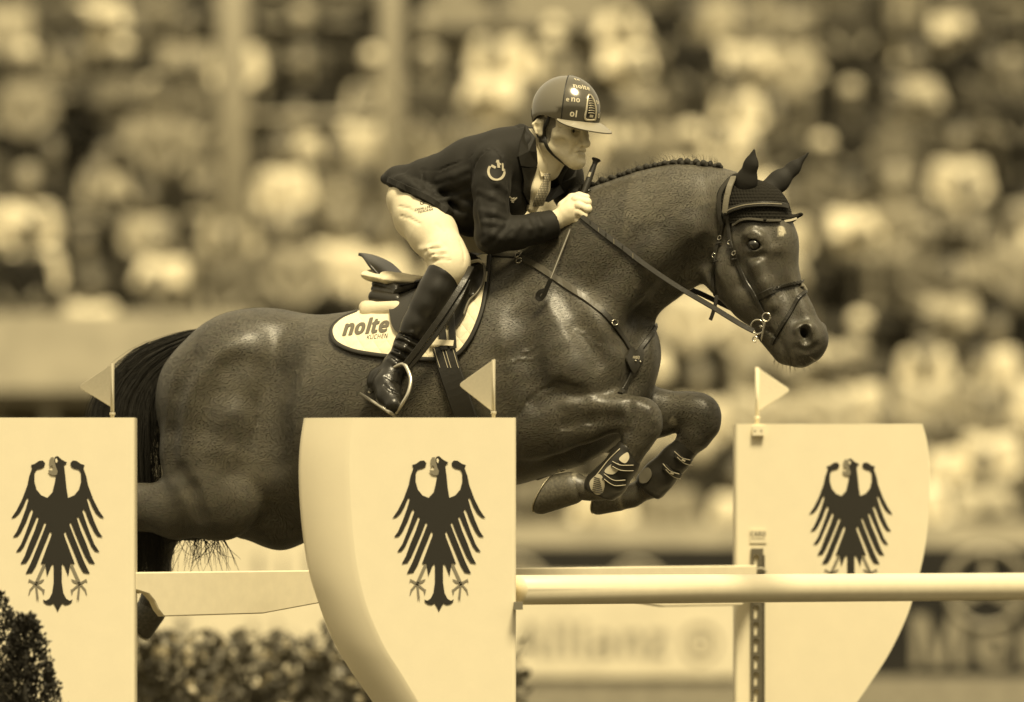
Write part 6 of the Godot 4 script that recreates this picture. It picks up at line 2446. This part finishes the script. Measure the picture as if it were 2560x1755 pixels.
func stand() -> void:
	var concrete := mat("stand_steps", 0.13, 0.9)
	mottled(concrete, 0.02, 0.7, 0.4, 41)
	var rows := 15
	var z0 := STAND_Z
	var grandstand := thing("grandstand", "stepped spectator stand rising behind the arena boards", "grandstand", Vector3(0, 0, z0))
	for i in rows:
		var st := tool()
		var y := 0.75 + 0.5 * i
		box(st, Vector3(0, y / 2, -0.85 * i - .425), Vector3(60, y, .85 - 0.004))
		obj("step", done(st), concrete, grandstand)
		var bench := tool()
		box(bench, Vector3(0, y + .44, -0.85 * i - .62), Vector3(60, .05, .32))
		obj("bench", done(bench), mat("bench_wood", 0.05, 0.8), grandstand)
	var bw := tool()
	box(bw, Vector3(0, 6, -0.85 * rows - .4), Vector3(60, 12, .3))
	var dark := mat("back_wall", 0.3, 0.9)
	obj("back_wall", done(bw), dark, grandstand)
	# pale cabin high in the stand, with a dark window band
	var wallm := mat("cabin_wall", 0.42, 0.8)
	mottled(wallm, 0.02, 0.8, 0.6, 44)
	var cabin := thing("press_cabin", "pale flat cabin wall high up in the stand behind the rider's helmet", "cabin", Vector3.ZERO)
	obj("wall", slab(1010, -160, 1560, 270, z0 - 11.0, 0.4), wallm, cabin)
	obj("window", slab(1190, -120, 1270, -20, z0 - 10.95, 0.1), mat("dark_glass", 0.03, 0.1), cabin)
	# pillars
	var pm := mat("pillar_paint", 0.40, 0.6)
	mottled(pm, 0.02, 0.85, 0.5, 45)
	for p in [[540, 622, -300, 400], [946, 1008, -300, 330]]:
		var kz := (DIST - (z0 - 4.2)) / DIST / S
		var a := W((p[0] + p[1]) / 2.0, p[2], z0 - 4.2)
		var st := tool(true)
		tube(st, PackedVector3Array([Vector3(a.x, 2.6, a.z), Vector3(a.x, a.y + 1.5, a.z)]), PackedFloat32Array([(p[1] - p[0]) / 2.0 * kz]), 20)
		var o := obj("pillar", done(st), pm)
		tag(o, "thick pale round pillar rising through the left of the stand" if p[0] < 700 else "thinner pale round pillar rising through the stand nearer the rider", "pillar", "pillars of the stand")
	# handrail between the pillars
	var hr := tool(true)
	tube(hr, PackedVector3Array([W(560, 296, z0 - 4.2), W(1010, 290, z0 - 4.2)]), PackedFloat32Array([.05]), 10)
	tag(obj("handrail", done(hr), pm), "pale handrail between the two round pillars of the stand", "handrail")
	# parapets
	var pw := mat("parapet_paint", 0.50, 0.7)
	mottled(pw, 0.01, 0.85, 0.4, 46)
	tag(obj("parapet", slab(-700, 782, 660, 976, z0 + 4.6, 0.25), pw), "pale solid parapet of the raised box behind the horse's croup", "parapet", "parapets of the stand")
	tag(obj("parapet", slab(900, 1302, 3300, 1372, z0 + 1.0, 0.25), pw), "low pale parapet along the foot of the stand", "parapet", "parapets of the stand")
	# the box stands on a deck over an open undercroft
	var rb := thing("raised_box", "open undercroft beneath the raised box with its pale parapet", "platform", Vector3.ZERO)
	obj("deck", slab(-700, 976, 660, 1000, z0 + 4.5, 4.4), pw, rb)
	obj("rear_wall", slab(-700, 940, 660, 1700, z0 + .1, 0.08), wallm, rb)
	obj("end_wall", slab(630, 1004, 655, 1700, z0 + 4.4, 4.2), wallm, rb)
	for x in [-420, -160, 110, 380]:
		obj("prop", slab(x, 1004, x + 26, 1900, z0 + 4.3, 0.2), pw, rb)
	# roof over this end of the stand, above the picture
	var roof := tool()
	box(roof, Vector3(-21.5, 9.6, z0 - 6.0), Vector3(41, .3, 17))
	obj("roof", done(roof), mat("roof_sheet", 0.3, 0.8), grandstand)
	var brace := thing("brace", "pale slanting brace against the dark base of the raised box", "brace", W(20, 1044, z0 + 4.0))
	var bs := tool(true)
	tube(bs, PackedVector3Array([Vector3(-.35, .25, 0), Vector3(.3, -.6, 0)]), PackedFloat32Array([.09]), 10)
	obj("bar", done(bs), pw, brace)

# the stand across the arena, behind the photographer: it darkens the sides that face it and is mirrored in the helmet
func far_stand() -> void:
	var o := thing("grandstand", "dark roofed stand across the arena, mirrored in the rider's helmet", "grandstand", Vector3(0, 0, 44))
	var m := mat("stand_steps", 0.05, 0.9)
	for i in 14:
		var st := tool()
		var y := 1.2 + 0.6 * i
		box(st, Vector3(0, y / 2, 0.9 * i + .45), Vector3(110, y, .896))
		obj("step", done(st), m, o)
	var rf := tool()
	box(rf, Vector3(0, 15.0, 7.0), Vector3(110, .4, 17))
	obj("roof", done(rf), m, o)
	var bw := tool()
	box(bw, Vector3(0, 7.4, 13.6), Vector3(110, 14.8, .4))
	obj("back_wall", done(bw), m, o)
	for i in 9:
		var ps := tool(true)
		tube(ps, PackedVector3Array([Vector3(-48 + 12 * i, 0, 1.2), Vector3(-48 + 12 * i, 14.8, 1.2)]), PackedFloat32Array([.2]), 10)
		obj("roof_post", done(ps), m, o)

func spectators() -> void:
	var rng := RandomNumberGenerator.new()
	rng.seed = 77
	var poses := []
	var kinds := []
	for p in 3:
		kinds.append(figure(p))
	run_jobs()
	for kd in kinds:
		var m := {}
		for key in kd:
			m[key] = commit(kd[key])
		poses.append(m)
	var cap := cap_mesh()
	var tops := []
	for v in CLOTH_TONES:
		tops.append(mat("cloth", v, 0.85, 0.3))
	var skins := [mat("skin", 0.26, 0.6), mat("skin", 0.32, 0.6), mat("skin", 0.20, 0.6)]
	var hairs := [mat("hair", 0.02, 0.6), mat("hair", 0.06, 0.6), mat("hair", 0.16, 0.6), mat("hair", 0.36, 0.7)]
	var hair_words := ["black-haired", "brown-haired", "fair-haired", "white-haired"]
	var count := 0
	var used := {}
	var groups := FastNoiseLite.new()
	groups.seed = 9
	groups.frequency = 1.0
	for i in 15:
		var z := STAND_Z - 0.85 * i - 0.55
		var y := 0.75 + 0.5 * i
		var half := 1400.0 / S * (DIST - z) / DIST
		var x := -half + rng.randf() * .4
		while x < half:
			var px := CX + x * S * DIST / (DIST - z)
			var py := HORIZON - (y + 1.0 - EYE) * S * DIST / (DIST - z)
			var skip := rng.randf() < 0.05 or groups.get_noise_2d(x * 0.55, i * 0.45) > 0.42
			if px > 1030 and px < 1400 and py < 60:
				skip = true
			if px < 640 and py > 800 or py > 1310 or py < -110:
				skip = true
			if px > 560 and px < 1010 and py > 560 and py < 1300 and px > 560 + 0 and py > 830:
				skip = true
			if not skip and count < 300:
				var col := clampi(int(px / 160.0), 0, 15)
				var row := clampi(int(py / 163.0), 0, 7)
				var t: int = clampi(CLOTHES[row][col] + roundi(6.0 * groups.get_noise_2d(x * 0.8 + 50.0, i * 0.7)) + [-4, -3, -1, 0, 0, 1, 1, 2, 2][rng.randi_range(0, 8)], 0, 7)
				var pose := 2 if rng.randf() < 0.18 else (1 if rng.randf() < 0.45 else 0)
				var hc := rng.randi_range(0, 3)
				var capped := rng.randf() < 0.28
				var tr := rng.randi_range(0, 5)
				var label := ""
				for again in 6:
					label = "%s spectator, %s top, %s trousers, %s, %s row of stand" % [("capped" if capped else hair_words[hc]), CLOTH_WORDS[t], CLOTH_WORDS[tr], ["hands on knees", "arms folded", "standing"][pose], ROWS[i]]
					if not used.has(label):
						break
					tr = (tr + 1) % 6
				used[label] = true
				var o := thing("person", label, "spectator", Vector3(x, y, z + rng.randf_range(-.12, .12)), "spectators in the stand", Basis(Vector3.UP, rng.randf_range(-.45, .45)).scaled(Vector3.ONE * rng.randf_range(1.0, 1.22)))
				var m: Dictionary = poses[pose]
				obj("body", m.body, skins[rng.randi_range(0, 2)], o)
				obj("top", m.top, tops[t], o)
				obj("trousers", m.trousers, tops[tr], o)
				obj("hair", m.hair, hairs[hc], o)
				if capped:
					var hip := Vector3(0, .54, 0) if pose < 2 else Vector3(0, .92, 0)
					var lean := 0.06 if pose == 0 else 0.02
					obj("cap", cap, tops[[0, 2, 5, 6, 7][rng.randi_range(0, 4)]], o, Transform3D(Basis(), hip + Vector3(0, .71, lean * 1.4 + .03)))
				count += 1
			x += rng.randf_range(.50, .86) + (0.7 if rng.randf() < .06 else 0.0)

func leaf_mesh(rng: RandomNumberGenerator, st: SurfaceTool, p: Vector3, size: float, out: Vector3) -> void:
	var d := (out + Vector3(rng.randfn(0, .5), rng.randfn(0, .5), rng.randfn(0, .5))).normalized()
	var s := d.cross(Vector3(rng.randfn(0, 1), rng.randfn(0, 1), rng.randfn(0, 1))).normalized() * size * .32
	var n := s.cross(d).normalized() * size * .12
	var mid := p + d * size * .5 + n
	var tip := p + d * size
	for v in [p, mid - s, tip, p, tip, mid + s]:
		st.add_vertex(v)

func plants() -> void:
	var rng := RandomNumberGenerator.new()
	rng.seed = 12
	var leaf := mat("shrub_leaf", 0.10, 0.5, 0.4)
	leaf.backlight_enabled = true
	leaf.backlight = Color(0.12, 0.11, 0.06)
	var leaf2 := mat("shrub_leaf_pale", 0.17, 0.5, 0.4)
	var bloom := mat("blossom", 0.62, 0.7)
	var wood := mat("twig", 0.05, 0.8)
	var words_ := ["low leafy shrub with pale blossom in the hedge behind the left standard", "leafy shrub with pale blossom below the horse's hind hooves", "leafy shrub with pale blossom beneath the stepped plank", "leafy shrub with pale blossom at the curved side of the middle standard", "leafy shrub with pale blossom behind the middle standard", "leafy shrub just showing past the middle standard's post edge"]
	for i in 6:
		var px := [240, 420, 600, 780, 990, 1180][i] as float
		var z := -7.0 + rng.randf_range(-.5, .3)
		var c := W(px, 1700, z)
		var o := thing("shrub", words_[i], "shrub", Vector3(c.x, 0, c.z), "shrubs of the hedge")
		var topy := W(px, 1590 + rng.randf_range(-12, 26), z).y
		var a := tool()
		var b := tool()
		var f := tool()
		for k in 1500:
			var an := rng.randf() * TAU
			var yy := rng.randf()
			var rr := .30 * sqrt(rng.randf()) * (1.0 - .35 * yy)
			var bump := .06 * sin(an * 3 + i) + .05 * sin(an * 7 + 2 * i)
			var p := Vector3(cos(an) * (rr + bump), topy * (.25 + .75 * yy) + .05 * sin(an * 4 + i) * yy - rr * .25 * yy, sin(an) * (rr + bump))
			leaf_mesh(rng, a if rng.randf() < .7 else b, p, rng.randf_range(.035, .085), Vector3(cos(an), .6, sin(an)))
		for k in 55:
			var an := rng.randf() * TAU
			var yy := sqrt(rng.randf())
			var rr := .30 * (1.0 - .35 * yy)
			var p := Vector3(cos(an) * rr, topy * (.3 + .7 * yy) - rr * .1, sin(an) * rr)
			for m in 7:
				leaf_mesh(rng, f, p, rng.randf_range(.03, .05), Vector3(cos(an), .5, sin(an)))
		obj("foliage", done(a), leaf, o)
		obj("young_foliage", done(b), leaf2, o)
		obj("blossom", done(f), bloom, o)
		var s := tool(true)
		tube(s, PackedVector3Array([Vector3.ZERO, Vector3(.02, topy * .6, 0)]), PackedFloat32Array([.02, .01]), 6)
		obj("stem", done(s), wood, o)
	# small conifers before the left standard
	var scale_m := mat("conifer_scale", 0.030, 0.6, 0.4)
	for q in [[-14.0, 1476.0, .17, "dark columnar conifer cut by the frame beside the left standard"], [72.0, 1528.0, .13, "shorter dark conifer growing in front of the left standard"]]:
		var z := 1.7
		var p := W(q[0], q[1], z)
		var o := thing("conifer", q[3], "conifer", Vector3(p.x, 0, z + (0.12 if q[2] < .15 else 0.0)), "conifers by the jump")
		var st := tool()
		for k in 5200:
			var h := pow(rng.randf(), .8)
			var y := p.y * (1.0 - .85 * h)
			var r: float = q[2] * pow(clampf((p.y - y) / .42, 0.02, 1), .62) * (0.55 + .45 * sqrt(rng.randf()))
			var an := rng.randf() * TAU
			r *= 1.0 + .16 * sin(an * 5 + y * 30) + .1 * sin(an * 9 - y * 50)
			var b := Vector3(cos(an) * r, y - .02, sin(an) * r)
			var d := Vector3(cos(an) * .7, 1.0, sin(an) * .7).normalized()
			for m in 3:
				leaf_mesh(rng, st, b + d * .008 * m, rng.randf_range(.010, .022), d)
		obj("foliage", done(st), scale_m, o)
		var s := tool(true)
		tube(s, PackedVector3Array([Vector3.ZERO, Vector3(0, p.y - .06, 0)]), PackedFloat32Array([.03, .006]), 8)
		obj("trunk", done(s), wood, o)
func build() -> void:
	ground()
	stand()
	far_stand()
	boards()
	obstacle()
	horse()
	wear(rider())
	horse_finish()
	tack()
	spectators()
	plants()
